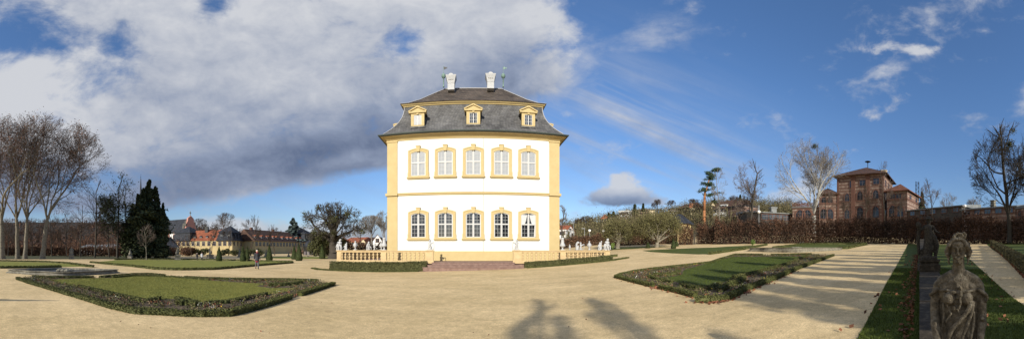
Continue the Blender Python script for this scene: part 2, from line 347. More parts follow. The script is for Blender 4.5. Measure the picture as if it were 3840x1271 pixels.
def hedge(name,pts,w,h,m,label,cat_='hedge',group=None,leaf=.035,dens=700,seed=1,z0=0.0,zflat=None,core=True,kind=None,stems=False):
    """clipped hedge along a polyline: closed core with leaves over all its faces"""
    rng=np.random.default_rng(seed); L=smoothline(pts,max(.3,w)); n=len(L); A=np.array(L)
    T=np.gradient(A,axis=0); T/=np.linalg.norm(T,axis=1)[:,None]+1e-9; Nn=np.stack([-T[:,1],T[:,0]],1)
    zb=np.array([hf(*p) for p in L])+z0 if zflat is None else np.full(n,zflat)
    seg=np.linalg.norm(np.diff(A,axis=0),axis=1); tot=seg.sum(); parts=[]
    ox,oy=L[0]; org=np.array([ox,oy,zb[0]])
    if core:
        cs=[]
        for i in range(n):
            jw=w/2*.76*(1+.06*rng.normal()); jh=h*.86*(1+.03*rng.normal())
            l=A[i]-Nn[i]*jw; r=A[i]+Nn[i]*jw
            cs+=[(l[0],l[1],zb[i]-.03),(l[0],l[1],zb[i]+jh*.9),(A[i][0]-Nn[i][0]*jw*.8,A[i][1]-Nn[i][1]*jw*.8,zb[i]+jh),(A[i][0]+Nn[i][0]*jw*.8,A[i][1]+Nn[i][1]*jw*.8,zb[i]+jh),(r[0],r[1],zb[i]+jh*.9),(r[0],r[1],zb[i]-.03)]
        Q=[(i*6+k,i*6+k+1,i*6+7+k,i*6+6+k) for i in range(n-1) for k in range(5)]
        Q+=[(0,1,4,5),(1,2,3,4),((n-1)*6+5,(n-1)*6+4,(n-1)*6+1,(n-1)*6),((n-1)*6+4,(n-1)*6+3,(n-1)*6+2,(n-1)*6+1)]
        parts.append((np.array(cs)-org,np.array(Q)))
    cnt=int(dens*tot*(w+2*h)); s=rng.random(cnt)*tot; cum=np.concatenate([[0],np.cumsum(seg)]); ii=np.clip(np.searchsorted(cum,s)-1,0,n-2); fr=((s-cum[ii])/seg[ii])[:,None]
    P=A[ii]*(1-fr)+A[ii+1]*fr; NN=Nn[ii]; Z=zb[ii]*(1-fr[:,0])+zb[ii+1]*fr[:,0]
    u=rng.random(cnt)*(w+2*h); side=np.where(u<h,-1,np.where(u<h+w,0,1)); off=np.where(side==0,(u-h)-w/2,side*w/2); hz=np.where(side==-1,u,np.where(side==1,u-h-w,h))
    if stems: off=rng.uniform(-w/2,w/2,cnt); hz=h*rng.random(cnt)*(1+.09*np.sin(s*.9+seed)+.07*np.sin(s*2.3)+.06*np.sin(s*5.1)+.05*rng.normal(size=cnt))
    P=P+NN*(off*(1+rng.normal(size=cnt)*.05))[:,None]; Z=Z+hz*(1+rng.normal(size=cnt)*.05)+ (np.sin(s*1.7)+np.sin(s*4.1+2))*h*.02
    endm=rng.random(cnt)<.04
    parts.append(leaves(np.stack([P[:,0],P[:,1],Z],1)-org,leaf,rng))
    if stems:
        k=int(tot*2.2); s=np.sort(rng.random(k)*tot); ii=np.clip(np.searchsorted(cum,s)-1,0,n-2); fr=((s-cum[ii])/seg[ii])[:,None]; P=A[ii]*(1-fr)+A[ii+1]*fr+Nn[ii]*rng.uniform(-w*.35,w*.35,(k,1)); Z=zb[ii]
        q=P+rng.normal(size=(k,2))*.35
        parts.append(tubes(np.column_stack([P,Z-.05])-org,np.column_stack([q,Z+h*rng.uniform(.8,1.03,k)])-org,rng.uniform(.03,.08,k),rng.uniform(.01,.03,k),4))
        k=int(tot*60); s=rng.random(k)*tot; ii=np.clip(np.searchsorted(cum,s)-1,0,n-2); fr=((s-cum[ii])/seg[ii])[:,None]; P=A[ii]*(1-fr)+A[ii+1]*fr+Nn[ii]*rng.uniform(-w*.5,w*.5,(k,1)); Z=zb[ii]+h*rng.random(k)*.85
        q=P+rng.normal(size=(k,2))*.3
        parts.append(tubes(np.column_stack([P,Z])-org,np.column_stack([q,Z+rng.uniform(.3,1.0,k)])-org,np.full(k,.013),np.full(k,.007),3))
    V,Q=cat(parts); o=link(name,npmesh(name,V,Q,m),None,tuple(org)); return tag(o,label,cat_,group,kind)
# ---------------------------------------------------------------- sculpted figures
def sculpt(name,blobs,voxel,mats,smooth_it=4):
    bm=bmesh.new()
    def ell(c,r,rot=None,sub=2):
        T=Matrix.Translation(c)@(rot.to_4x4() if rot else Matrix.Identity(4))@Matrix.Diagonal((r[0],r[1],r[2],1))
        bmesh.ops.create_icosphere(bm,subdivisions=sub,radius=1,matrix=T)
    for b in blobs:
        if b[0]=='e': ell(Vector(b[1]),b[2] if hasattr(b[2],'__len__') else (b[2],)*3,b[3] if len(b)>3 else None)
        elif b[0]=='c':
            pts=b[1]; 
            for i in range(len(pts)-1):
                (p,r),(q,s)=pts[i],pts[i+1]; p=Vector(p);q=Vector(q); l=(q-p).length; k=max(2,int(l/(min(r,s)*.45))+1)
                for j in range(k+1):
                    t=j/k; rr=r+(s-r)*t; ell(p.lerp(q,t),(rr,rr,rr),None,1 if rr<.03 else 2)
        elif b[0]=='b':
            c,r=b[1],b[2]; T=Matrix.Translation(c)@(b[3].to_4x4() if len(b)>3 else Matrix.Identity(4))@Matrix.Diagonal((r[0]*2,r[1]*2,r[2]*2,1)); bmesh.ops.create_cube(bm,size=1,matrix=T)
        elif b[0]=='l':
            mb=MB(); mb.lathe(b[1],b[3] if len(b)>3 else 20,b[2]); vs=[bm.verts.new(v) for v in mb.v]; [bm.faces.new([vs[i] for i in f]) for f in mb.f]
    me=bpy.data.meshes.new(name+'_src'); bm.to_mesh(me); bm.free()
    o=bpy.data.objects.new(name+'_src',me); C.objects.link(o)
    r=o.modifiers.new('r','REMESH'); r.mode='VOXEL'; r.voxel_size=voxel
    if smooth_it: s=o.modifiers.new('s','SMOOTH'); s.iterations=smooth_it; s.factor=.5
    dg=bpy.context.evaluated_depsgraph_get(); ev=o.evaluated_get(dg); out=bpy.data.meshes.new_from_object(ev); out.name=name
    bpy.data.objects.remove(o); bpy.data.meshes.remove(me)
    out.materials.clear()
    for m in (mats if isinstance(mats,(list,tuple)) else [mats]): out.materials.append(m)
    out.polygons.foreach_set('use_smooth',[True]*len(out.polygons)); return out
# ================================================================ SKY, SUN, CAMERA
class E_:
    nt=None
    def __init__(s,v): s.v=v
    def __add__(a,b): return op('ADD',a,b)
    def __radd__(a,b): return op('ADD',b,a)
    def __sub__(a,b): return op('SUBTRACT',a,b)
    def __rsub__(a,b): return op('SUBTRACT',b,a)
    def __mul__(a,b): return op('MULTIPLY',a,b)
    def __rmul__(a,b): return op('MULTIPLY',b,a)
    def __truediv__(a,b): return op('DIVIDE',a,b)
def op(o,*a,clamp=False):
    n=E_.nt.nodes.new('ShaderNodeMath'); n.operation=o; n.use_clamp=clamp
    for i,x in enumerate(a):
        if isinstance(x,E_): E_.nt.links.new(x.v,n.inputs[i])
        else: n.inputs[i].default_value=x
    return E_(n.outputs[0])
def sm(x,a,b):
    n=E_.nt.nodes.new('ShaderNodeMapRange'); n.interpolation_type='SMOOTHSTEP'; E_.nt.links.new(x.v,n.inputs[0]); n.inputs[1].default_value=a; n.inputs[2].default_value=b; return E_(n.outputs[0])
def gauss(u,t,X,Y,sx,sy,rot=0.0):
    du=u-az(X); dt=t-(HZ-Y)/F; c,s=math.cos(rot),math.sin(rot)
    p=(du*c+dt*s)*(F/sx); q=(dt*c-du*s)*(F/sy)
    return op('EXPONENT',(p*p+q*q)*-1.0)
SUN_AZ=R(4.5); SUN_EL=R(22)
def make_world():
    w=bpy.data.worlds.new('World'); S.world=w; w.use_nodes=True; nt=w.node_tree; N=nt.nodes; L=nt.links; E_.nt=nt
    bg=N['Background']; sky=N.new('ShaderNodeTexSky'); sky.sky_type='NISHITA'; sky.sun_disc=False; sky.sun_elevation=SUN_EL; sky.sun_rotation=PI+SUN_AZ
    sky.air_density=1.0; sky.dust_density=.6; sky.ozone_density=2.2
    tc=N.new('ShaderNodeTexCoord'); sp=N.new('ShaderNodeSeparateXYZ'); L.new(tc.outputs['Generated'],sp.inputs[0]); x,y,z=[E_(sp.outputs[i]) for i in range(3)]
    u=op('ARCTAN2',x,y); hr=op('SQRT',x*x+y*y+1e-5); t=z/hr
    def nz(su,st,scale,d,r,off=0.0,dist=0.0):
        cb=N.new('ShaderNodeCombineXYZ'); L.new((u*su+off).v,cb.inputs[0]); L.new((t*st).v,cb.inputs[1]); cb.inputs[2].default_value=off
        n=N.new('ShaderNodeTexNoise'); n.inputs['Scale'].default_value=scale; n.inputs['Detail'].default_value=d; n.inputs['Roughness'].default_value=r; n.inputs['Distortion'].default_value=dist
        L.new(cb.outputs[0],n.inputs['Vector']); return E_(n.outputs[0])
    n1=nz(1,1.7,2.6,10,.60,3.1,.35); n2=nz(1,1.5,6.0,9,.60,11.3,.4); n3=nz(1.0,1.6,1.5,4,.5,7.7)
    tb=op('MAXIMUM',(u+.93)*.20+.145,.10)+ sm(u,-.40,-.05)*.12
    M1=sm(t-tb,-.035,.06)*(1.0-sm(u,-.02,.30))
    holes=gauss(u,t,80,110,230,150)*.60+gauss(u,t,420,220,140,110)*.52+gauss(u,t,810,10,80,70)*.55+gauss(u,t,1530,160,90,70)*.38+gauss(u,t,330,330,130,60)*.2+gauss(u,t,300,700,240,80)*.50
    big=M1*.55-holes*.92
    small=gauss(u,t,2325,735,105,42,.1)*.62+gauss(u,t,2335,672,50,42)*.50+gauss(u,t,2300,740,120,25,.0)*.35+gauss(u,t,2470,750,90,22)*.33+gauss(u,t,3380,185,200,32)*.33+gauss(u,t,3310,130,45,50)*.22+gauss(u,t,3370,380,55,35,.5)*.36+gauss(u,t,3270,460,60,75,.5)*.30+gauss(u,t,3240,560,100,26)*.36
    wisps=gauss(u,t,2500,130,170,90)*.26+gauss(u,t,2100,330,120,80)*.30+gauss(u,t,2200,210,130,130)*.22+gauss(u,t,1960,330,110,55)*.3
    n4=nz(1,1.4,15.0,8,.62,21.0,.3); d0=(n1-.5)*1.6+(n2-.5)*1.0+(n4-.5)*.35
    dS=(n1-.5)*1.3+(n2-.5)*1.5+(n4-.5)*.8
    dens=op('MAXIMUM',sm(d0*.85+big*1.15,.02,.52),op('MAXIMUM',sm(dS+small*1.15,.18,.62)*.92*op('MULTIPLY',small-.06,6.0,clamp=True),sm(d0+wisps*1.25,.0,.75)*.6*op('MULTIPLY',wisps-.03,6.0,clamp=True)))
    # low bank near the horizon on the left and centre
    bank=(1.0-sm(t,.03,.17))*(1.0-sm(u,.2,.75)); dens=op('MAXIMUM',dens,sm(d0*.9+bank*.68,.15,.60)*.85)
    # cirrus
    cb=N.new('ShaderNodeCombineXYZ'); L.new((u*1.0+t*.9).v,cb.inputs[0]); L.new((t*6.5+u*2.6).v,cb.inputs[1])
    nn=N.new('ShaderNodeTexNoise'); nn.inputs['Scale'].default_value=2.4; nn.inputs['Detail'].default_value=8; nn.inputs['Roughness'].default_value=.55; nn.inputs['Distortion'].default_value=.5; L.new(cb.outputs[0],nn.inputs['Vector'])
    ci=sm(E_(nn.outputs[0]),.28,.85)*(gauss(u,t,2450,560,430,230,-.5)*.95+gauss(u,t,2200,450,260,160)*.5+gauss(u,t,1150,750,500,90)*.3)
    dens=op('MAXIMUM',dens,ci)
    # brightness of the cloud mass
    shade=sm(t-tb,.0,.36)*.52+(n3-.5)*1.1+(n1-.5)*.7+(n2-.5)*.8+.34
    shade=shade+(n4-.5)*.3+(1.0-M1)*.50+gauss(u,t,120,430,330,200)*.30+gauss(u,t,1500,130,380,150)*.22-gauss(u,t,1000,600,480,80,.15)*.22-gauss(u,t,780,400,260,90)*.10-gauss(u,t,2330,765,150,36)*.65+gauss(u,t,2330,680,90,45)*.5+gauss(u,t,1290,600,120,30,.2)*.35-gauss(u,t,1500,330,260,110)*.14
    shade=op('MULTIPLY',shade,1.0,clamp=True)
    rp=N.new('ShaderNodeValToRGB'); e=rp.color_ramp.elements; e[0].position=0; e[0].color=srgb(100,116,148); e[1].position=1; e[1].color=srgb(222,225,232)
    k=e.new(.45); k.color=srgb(155,168,194)
    L.new(shade.v,rp.inputs[0])
    # clear sky
    sc=N.new('ShaderNodeMix'); sc.data_type='RGBA'; sc.blend_type='MULTIPLY'; sc.inputs[0].default_value=1; L.new(sky.outputs[0],sc.inputs[6]); tm=N.new('ShaderNodeMix'); tm.data_type='RGBA'; L.new(sm(t,.02,.55).v,tm.inputs[0]); tm.inputs[6].default_value=(.80,.90,1.10,1); tm.inputs[7].default_value=SKYTINT; L.new(tm.outputs[2],sc.inputs[7])
    cl=N.new('ShaderNodeMix'); cl.data_type='RGBA'; cl.blend_type='MULTIPLY'; cl.inputs[0].default_value=1; L.new(rp.outputs[0],cl.inputs[6]); cl.inputs[7].default_value=(CLOUDK,)*3+(1,)
    mx=N.new('ShaderNodeMix'); mx.data_type='RGBA'; L.new(dens.v,mx.inputs[0]); L.new(sc.outputs[2],mx.inputs[6]); L.new(cl.outputs[2],mx.inputs[7])
    L.new(mx.outputs[2],bg.inputs[0]); bg.inputs[1].default_value=SKYSTR
SKYSTR=.10; SKYTINT=(.80,1.04,1.32,1); CLOUDK=6.9
make_world()
sun=bpy.data.lights.new('sun','SUN'); sun.energy=4.6; sun.angle=R(.53); sun.color=(1,.93,.80); so=bpy.data.objects.new('sun',sun); C.objects.link(so)
v=Vector((math.sin(SUN_AZ)*math.cos(SUN_EL),math.cos(SUN_AZ)*math.cos(SUN_EL),-math.sin(SUN_EL))); so.rotation_euler=v.to_track_quat('-Z','Y').to_euler(); so.location=(0,-50,60)
cam=bpy.data.cameras.new('camera'); co=bpy.data.objects.new('camera',cam); C.objects.link(co); S.camera=co
co.location=(0,0,EYE); co.rotation_euler=(R(90),0,0); cam.type='PANO'; cam.panorama_type='CENTRAL_CYLINDRICAL'
cam.central_cylindrical_range_u_min=-CX/F; cam.central_cylindrical_range_u_max=CX/F
cam.central_cylindrical_range_v_min=-(1271-HZ)/F; cam.central_cylindrical_range_v_max=HZ/F; cam.central_cylindrical_radius=1
cam.clip_start=.05; cam.clip_end=3000
S.view_settings.view_transform='Standard'; S.view_settings.look='None'; S.view_settings.exposure=.3; S.view_settings.gamma=1
S.cycles.use_denoising=True; S.cycles.max_bounces=6; S.cycles.diffuse_bounces=3; S.cycles.glossy_bounces=3; S.cycles.transparent_max_bounces=4
# ================================================================ GROUND
def axis(lo,hi,near=70,c=1.0):
    a=list(np.arange(-near,near+.01,c)); s=c; x=near
    while x<hi: s*=1.25; x+=s; a.append(x)
    s=c; x=-near
    while x>lo: s*=1.25; x-=s; a.insert(0,x)
    return np.array(a)
gx=axis(-1500,1500); gy=axis(-900,1500)
GX,GY=np.meshgrid(gx,gy,indexing='ij')
GZ=hgt(np.clip(GX,-200,75),np.clip(GY,-200,90)); V=np.stack([GX,GY,GZ],-1).reshape(-1,3); nx,ny=GX.shape
I=(np.arange(nx-1)[:,None]*ny+np.arange(ny-1)[None,:]).reshape(-1); Q=np.stack([I,I+ny,I+ny+1,I+1],1)
tag(link('ground',npmesh('ground',V,Q,M['gravel'],smooth=True)),'pale tan gravel court of the palace garden',None,None,'structure')
G=lambda *pts:[gp(*p) for p in pts]
# ---- lawns (outlines surveyed on the ground)
A_out=G((65,1048),(112,1064),(197,1089),(309,1122),(422,1157),(506,1176),(600,1180),(691,1185),(765,1186),(861,1185),(981,1155),(1088,1121),(1124,1111),(1252,1070),(1194,1056),(1057,1052),(905,1051),(795,1048),(691,1043),(618,1036),(560,1031),(506,1031),(422,1038),(374,1042),(352,1043),(253,1043),(180,1043),(121,1040))
A_in=G((180,1049),(309,1045),(422,1043),(492,1037),(560,1037),(640,1041),(783,1052),(900,1060),(996,1065),(960,1074),(1011,1081),(1118,1081),(1075,1094),(1000,1107),(920,1124),(844,1139),(783,1140),(740,1136),(700,1128),(650,1122),(600,1124),(560,1132),(543,1134),(480,1120),(422,1106),(295,1077),(225,1064))
D_out=G((2309,1042),(2380,1060),(2449,1077),(2476,1083),(2550,1100),(2607,1116),(2607,1133),(2670,1132),(2730,1124),(2794,1091),(2893,1054),(2991,1010),(3070,981),(3125,960),(3044,955),(2960,957),(2890,958),(2860,958),(2800,957),(2755,957),(2700,974),(2666,986),(2590,995),(2514,1003),(2440,1012),(2385,1019),(2330,1032))
D_in=G((2470,1042),(2514,1052),(2543,1061),(2616,1080),(2660,1078),(2698,1067),(2748,1046),(2834,1027),(2945,995),(3000,972),(3027,963),(2960,962),(2890,963),(2748,963),(2700,976),(2650,989),(2616,999),(2575,1009),(2560,1019),(2561,1029),(2530,1037),(2499,1040))
def lawn(name,poly,label,m='lawn',off=.012): return tag(sheet(name,poly,M[m],off),label,None,None,'structure')
tag(sheet('flower_bed_soil',A_out,M['soil'],.006),'dark soil of the left parterre border',None,None,'structure')
tag(sheet('flower_bed_soil',D_out,M['soil'],.006),'dark soil of the right parterre border',None,None,'structure')
lawn('lawn',A_in,'large lawn of the parterre on the left in front')
lawn('lawn',D_in,'large lawn of the parterre on the right in front','lawn2')
B_l=G((340,985),(500,1000),(590,1010),(680,1012),(800,1010),(950,997),(1098,986),(1060,982),(900,979),(700,975),(500,974),(430,976))
C_l=G((0,1005),(60,1004),(150,1003),(230,1001),(300,1000),(350,1003),(250,990),(150,984),(0,981),(-60,982),(-60,1005))
lawn('lawn',B_l,'lawn strip beyond the fountain on the left')
lawn('lawn',C_l,'lawn at the left border beyond the basin')
lawn('lawn',G((950,968),(1150,971),(1208,971),(1300,968),(1330,964),(1150,962),(1000,962)),'far lawn strip before the yellow range')
lawn('lawn',G((2440,945),(2520,950),(2616,954),(2675,953),(2780,936),(2876,919),(2742,924),(2680,928),(2605,930),(2408,940)),'middle lawn right of the palace','lawn2')
lawn('lawn',G((2288,938),(2367,934),(2423,930),(2514,926),(2455,924),(2288,929)),'far lawn under the pollard trees','lawn2')
Gp=G((2898,931),(2978,921),(3014,917),(3247,916),(3262,918),(3175,933),(3139,933))
lawn('lawn',Gp,'far right lawn beyond the second basin','lawn2')
def wl(X,Y): return gp(X,Y)[:2]
# wall axis: passes just right of the viewpoint
WD=Vector((math.sin(1.306),math.cos(1.306))); WN=Vector((math.cos(1.306),-math.sin(1.306)))  # WN points to the right of the wall
def wpt(s,o): p=WD*s+WN*(o); return (p.x,p.y)
lawn('lawn',G((3406,914),(3322,1067),(3216,1271))+[pa(3100,4.0),wpt(2.0,0),wpt(20,.0),wpt(44,.0)],'grass strip left of the dark statues wall','lawn2')
lawn('lawn',[wpt(46,.75),wpt(20,.75),wpt(1.0,.75)]+[(4.6,-3.2)]+G((3840,1146),(3801,1121),(3717,1047),(3648,981),(3600,948),(3560,917)),'grass strip right of the dark statues wall','lawn2')
lawn('lawn',G((3682,900),(3722,936),(3796,983),(3840,1000))+[pa(3900,22),pa(3950,40),pa(3840,50),pa(3760,50)],'grass at the far right beside the slanting path','lawn2')
lawn('lawn',[pa(0,58),pa(250,60),pa(480,60),pa(640,62),pa(640,75),pa(300,90),pa(-60,90),pa(-60,60)],'grass coloured dark for the shade under the tall plane trees','lawn_shaded')
# ---- clipped box hedges of the two big parterres
bx=dict(leaf=.019,dens=1300)
gA='clipped box borders of the left parterre'; gD='clipped box borders of the right parterre'
def line(*p): return [gp(*q)[:2] for q in p]
hs=[(A_out[0:5],.34,.27,'box border along the left parterre from its left tip',gA),
 (A_out[4:8],.34,.27,'box border at the bottom left bend of the left parterre',gA),
 (A_out[7:9],.34,.26,'short box border beside the red flowers, left parterre front',gA),
 (A_out[8:12],.36,.30,'tall box border on the shaded right edge of the left parterre',gA),
 (A_out[12:14],.34,.30,'box border forming the right tip of the left parterre',gA),
 (A_out[14:19],.34,.24,'long far box border of the left parterre facing the palace',gA),
 (A_out[19:24],.34,.24,'curved far box border near the left basin',gA),
 (A_out[24:28],.34,.24,'box border just in front of the left basin',gA),
 (D_out[0:3],.30,.26,'box border from the left tip of the right parterre',gD),
 (D_out[3:6],.30,.27,'box border right of the gap in the right parterre',gD),
 (D_out[6:9],.32,.27,'box border on the lowest corner of the right parterre',gD),
 (D_out[8:11],.32,.28,'box border along the gravel, lower right parterre side',gD),
 (D_out[10:14],.32,.28,'box border running up to the right tip of the right parterre',gD),
 (D_out[14:17],.30,.26,'dark box border before the right basin, right half',gD),
 (D_out[17:20],.30,.26,'dark box border before the right basin, left half',gD),
 (D_out[19:27]+[D_out[0]],.30,.22,'low box border on the palace side of the right parterre',gD)]
for i,(p,w,h,lb,g) in enumerate(hs): hedge('box_hedge',[q[:2] for q in p],w*.66,h*.56,M['box'],lb,group=g,seed=i+3,**bx)
inn=[(A_in[20:26],.22,.20,'thin inner box edging along the front left of the lawn',gA),(A_in[13:17],.22,.20,'thin inner box edging by the lawn, right front of left parterre',gA),
 (line((740,1150),(700,1138),(660,1132),(690,1146)),.3,.28,'curled box scroll at the front of the left parterre',gA),
 (line((1010,1074),(1060,1073),(1110,1068),(1130,1063)),.3,.26,'curled box scroll at the right tip of the left parterre',gA),
 (A_in[2:7],.22,.18,'thin inner box edging along the far side of the left lawn',gA),
 (line((2452,1033),(2500,1036),(2540,1030),(2545,1021)),.3,.26,'curled box scroll at the left tip of the right parterre',gD),
 (line((2430,1040),(2470,1052),(2520,1062)),.25,.2,'short inner box edging left in the right parterre',gD),
 (line((2560,1075),(2620,1090),(2670,1086),(2700,1072)),.25,.24,'inner box edging at the corner of the right lawn',gD),
 (line((2700,1095),(2740,1075),(2790,1050)),.3,.28,'dark box mound at the corner of the right parterre',gD),
 (D_in[6:11],.25,.24,'inner box edging along the right side of the right lawn',gD)]
for i,(p,w,h,lb,g) in enumerate(inn): hedge('box_hedge',[q[:2] for q in p],w*.7,h*.6,M['box'],lb,group=g,seed=i+43,**bx)
far=[(line((340,986),(500,1001),(590,1012),(680,1014),(800,1012),(950,999),(1098,987)),.3,.2,'low dry edging along the front of the lawn strip beyond the fountain'),
 (line((1098,984),(900,978),(700,974),(500,973),(430,975)),.3,.2,'low dry edging behind the lawn strip beyond the fountain'),
 (line((0,1007),(150,1005),(230,1003)),.3,.22,'low dark edging before the lawn at the left border'),
 (line((0,980),(150,983),(250,989),(350,1003)),.3,.2,'low dry edging behind the left basin'),
 (line((2660,955),(2780,938),(2876,920)),.3,.22,'low box edging along the middle right lawn'),
 (line((2898,932),(2978,922),(3014,917),(3247,915)),.3,.22,'low box edging behind the far right lawn'),
 (line((3247,918),(3175,934),(3139,934)),.35,.28,'low box edging in front of the far right lawn'),
 (line((2290,964),(2316,962)),.4,.22,'short low box row right of the terrace corner')]
for i,(p,w,h,lb) in enumerate(far): hedge('box_hedge',p,w,h,M['box'],lb,group='low edgings of the far lawns',seed=i+83,leaf=.05,dens=160)
# ---- flowers and litter in the beds
def bed(name,outer,inner,n,label,seed):
    rng=np.random.default_rng(seed); O=np.array([p[:2] for p in outer]); lo=O.min(0);hi=O.max(0); P=rng.uniform(lo,hi,(n*6,2)); P=P[inside(P,outer)&~inside(P,inner)][:n]
    k=len(P); Z=hgt(P[:,0],P[:,1]); org=np.array([O[0][0],O[0][1],0])
    parts=[];mi=[]
    kinds=[(.34,4,.038,.11),(.60,1,.040,.12),(.10,0,.05,.04),(.006,2,.024,.15),(.005,3,.024,.14),(.010,5,.026,.13)]
    for fr,mid,sz,h in kinds:
        m=rng.random(k)<fr; q=P[m]; c=7; pp=np.repeat(np.column_stack([q,Z[m]]),c,0); pp+=rng.normal(size=pp.shape)*[.05,.05,0]; pp[:,2]+=.02+rng.random(len(pp))*h
        v,f=leaves(pp-org,sz*.6,rng); parts.append((v,f)); mi+=[mid]*len(f)
    V,Qd=cat(parts); o=link(name,npmesh(name,V,Qd,[M['leaf_litter'],M['box'],M['petal_y'],M['petal_r'],M['petal_p'],M['petal_w']],mi),None,tuple(org)); tag(o,label,None,None,'stuff')
bed('flower_bed',A_out,A_in,1900,'faded flowers and dry stems in the left parterre border',5)
bed('flower_bed',D_out,D_in,1900,'faded flowers and red leaves in the right parterre border',6)
# ---- fallen leaves and blades of grass
def scatter(name,pts,size,m,label,seed,h=.012):
    rng=np.random.default_rng(seed); P=np.array(pts); Z=hgt(P[:,0],P[:,1])+h+.01; v,q=leaves(np.column_stack([P,Z]),size,rng,flat=.85,asp=.8); tag(link(name,npmesh(name,v,q,m)),label,None,None,'stuff')
rng=np.random.default_rng(8)
pts=[]
for X,Y in zip(rng.uniform(0,2450,1000),1000+271*rng.random(1000)**.8): 
    if rng.random()<.13: pts.append(gp(X,Y)[:2])
scatter('fallen_leaves',pts[::3],.016,M['leaf_litter'],'brown leaves scattered over the gravel',2)
pts=[wpt(s,-.12-abs(rng.normal())*.16) for s in rng.uniform(3,25,900)]+[wpt(s,rng.uniform(-1.4,0)) for s in rng.uniform(4,25,110)]+[wpt(s,rng.uniform(.9,3.2)) for s in rng.uniform(4,20,160)]
scatter('fallen_leaves',pts,.034,M['leaf_litter'],'red brown leaves heaped along the low wall',3,.03)
pts=[]
for a_,b_,w_ in ((D_out[0:6],0,0),(D_out[6:12],0,0)):
    for i in range(len(a_)-1):
        for _ in range(45): t=rng.random(); pts.append((a_[i][0]*(1-t)+a_[i+1][0]*t+rng.normal()*.12,a_[i][1]*(1-t)+a_[i+1][1]*t-.15+rng.normal()*.1))
scatter('fallen_leaves',pts,.035,M['leaf_litter'],'leaves caught along the right parterre border',4)
def blades(name,poly_fn,n,hh,label,seed,m='blade'):
    rng=np.random.default_rng(seed); P=poly_fn(rng,n); n=len(P); Z=hgt(P[:,0],P[:,1]); a=rng.random(n)*2*PI; w=.006+.004*rng.random(n); h=hh*(.5+rng.random(n)); le=rng.normal(size=(n,2))*.02
    b=np.column_stack([P,Z+.005]); ox=np.column_stack([np.cos(a)*w,np.sin(a)*w,np.zeros(n)]); tip=b+np.column_stack([le,h])
    V=np.stack([b-ox,b+ox,tip],1).reshape(-1,3); Qd=np.arange(3*n).reshape(n,3); tag(link(name,npmesh(name,V,Qd,M[m])),label,None,None,'stuff')
def strip_l(rng,n):
    d=2.5+13*rng.random(n)**1.2; X=np.interp((d*0),[0],[0]); P=[]
    poly=[p[:2] for p in G((3406,914),(3322,1067),(3216,1271))]+[pa(3100,4.0),wpt(2.0,0),wpt(20,0),wpt(44,0)]
    Q_=np.column_stack([rng.uniform(2,15,n*3),rng.uniform(-1,8,n*3)]); return Q_[inside(Q_,poly)][:n]
def strip_r(rng,n):
    poly=[wpt(46,.75),wpt(20,.75),wpt(1.0,.75),(4.6,-3.2)]+[p[:2] for p in G((3840,1146),(3801,1121),(3717,1047),(3648,981),(3600,948),(3560,917))]
    Q_=np.column_stack([rng.uniform(2,15,n*3),rng.uniform(-4,4,n*3)]); return Q_[inside(Q_,poly)][:n]
blades('grass',strip_l,60000,.045,'short grass blades left of the low wall',1)
blades('grass',strip_r,50000,.045,'short grass blades right of the low wall',2)
def rag(name,poly,n,label,seed,h=.05,m='blade'):
    def fn(rng,k):
        O=np.array([p[:2] for p in poly]); Q_=rng.uniform(O.min(0),O.max(0),(k*3,2)); return Q_[inside(Q_,poly)][:k]
    blades(name,fn,n,h,label,seed,m)
rag('grass',A_in,60000,'grass blades of the left front lawn',3,.035,'blade2')
rag('grass',D_in,40000,'grass blades of the right front lawn',4,.035)
# ---- hills behind the garden
def hill(name,az0,az1,prof,label,m,nr=14,na=90):
    """prof(az)->list of (distance,z)"""
    V=[];Qd=[]
    for i in range(na+1):
        a=az0+(az1-az0)*i/na; pr=prof(a)
        ds=np.linspace(pr[0][0],pr[-1][0],nr); zs=np.interp(ds,[p[0] for p in pr],[p[1] for p in pr])
        for d,z in zip(ds,zs): V.append((math.sin(a)*d,math.cos(a)*d,z))
    for i in range(na):
        for j in range(nr-1): k=i*nr+j; Qd.append((k,k+1,k+nr+1,k+nr))
    return tag(link(name,npmesh(name,V,Qd,m,smooth=True)),label,None,None,'structure')
def ridgeY(X): return float(np.interp(X,[2050,2150,2250,2350,2450,2550,2650,2800,2950,3100,3300,3500,3900],[872,852,830,808,802,784,768,764,766,782,800,812,830]))
def hprof(a):
    X=CX+a*F; t=(HZ-ridgeY(X))/F; 
    return [(66,-2.0),(80,1.0+2.2*min(1,max(0,(X-2200)/800))),(110,max(2.0,t*110*.55)),(300,t*300+EYE),(420,t*300-10)]
hill('hill',az(2040),az(3950),hprof,'wooded slope rising behind the hedges on the right',M['hill'])
def lprof(a):
    X=CX+a*F; t=(HZ-float(np.interp(X,[-100,300,700,1000,1500],[832,830,848,880,905])))/F
    return [(170,-2),(260,1),(600,t*600+EYE),(700,t*600-20)]
hill('hill',az(-100),az(1480),lprof,'low brown wooded hill on the horizon behind the plane trees',M['hill_brown'])
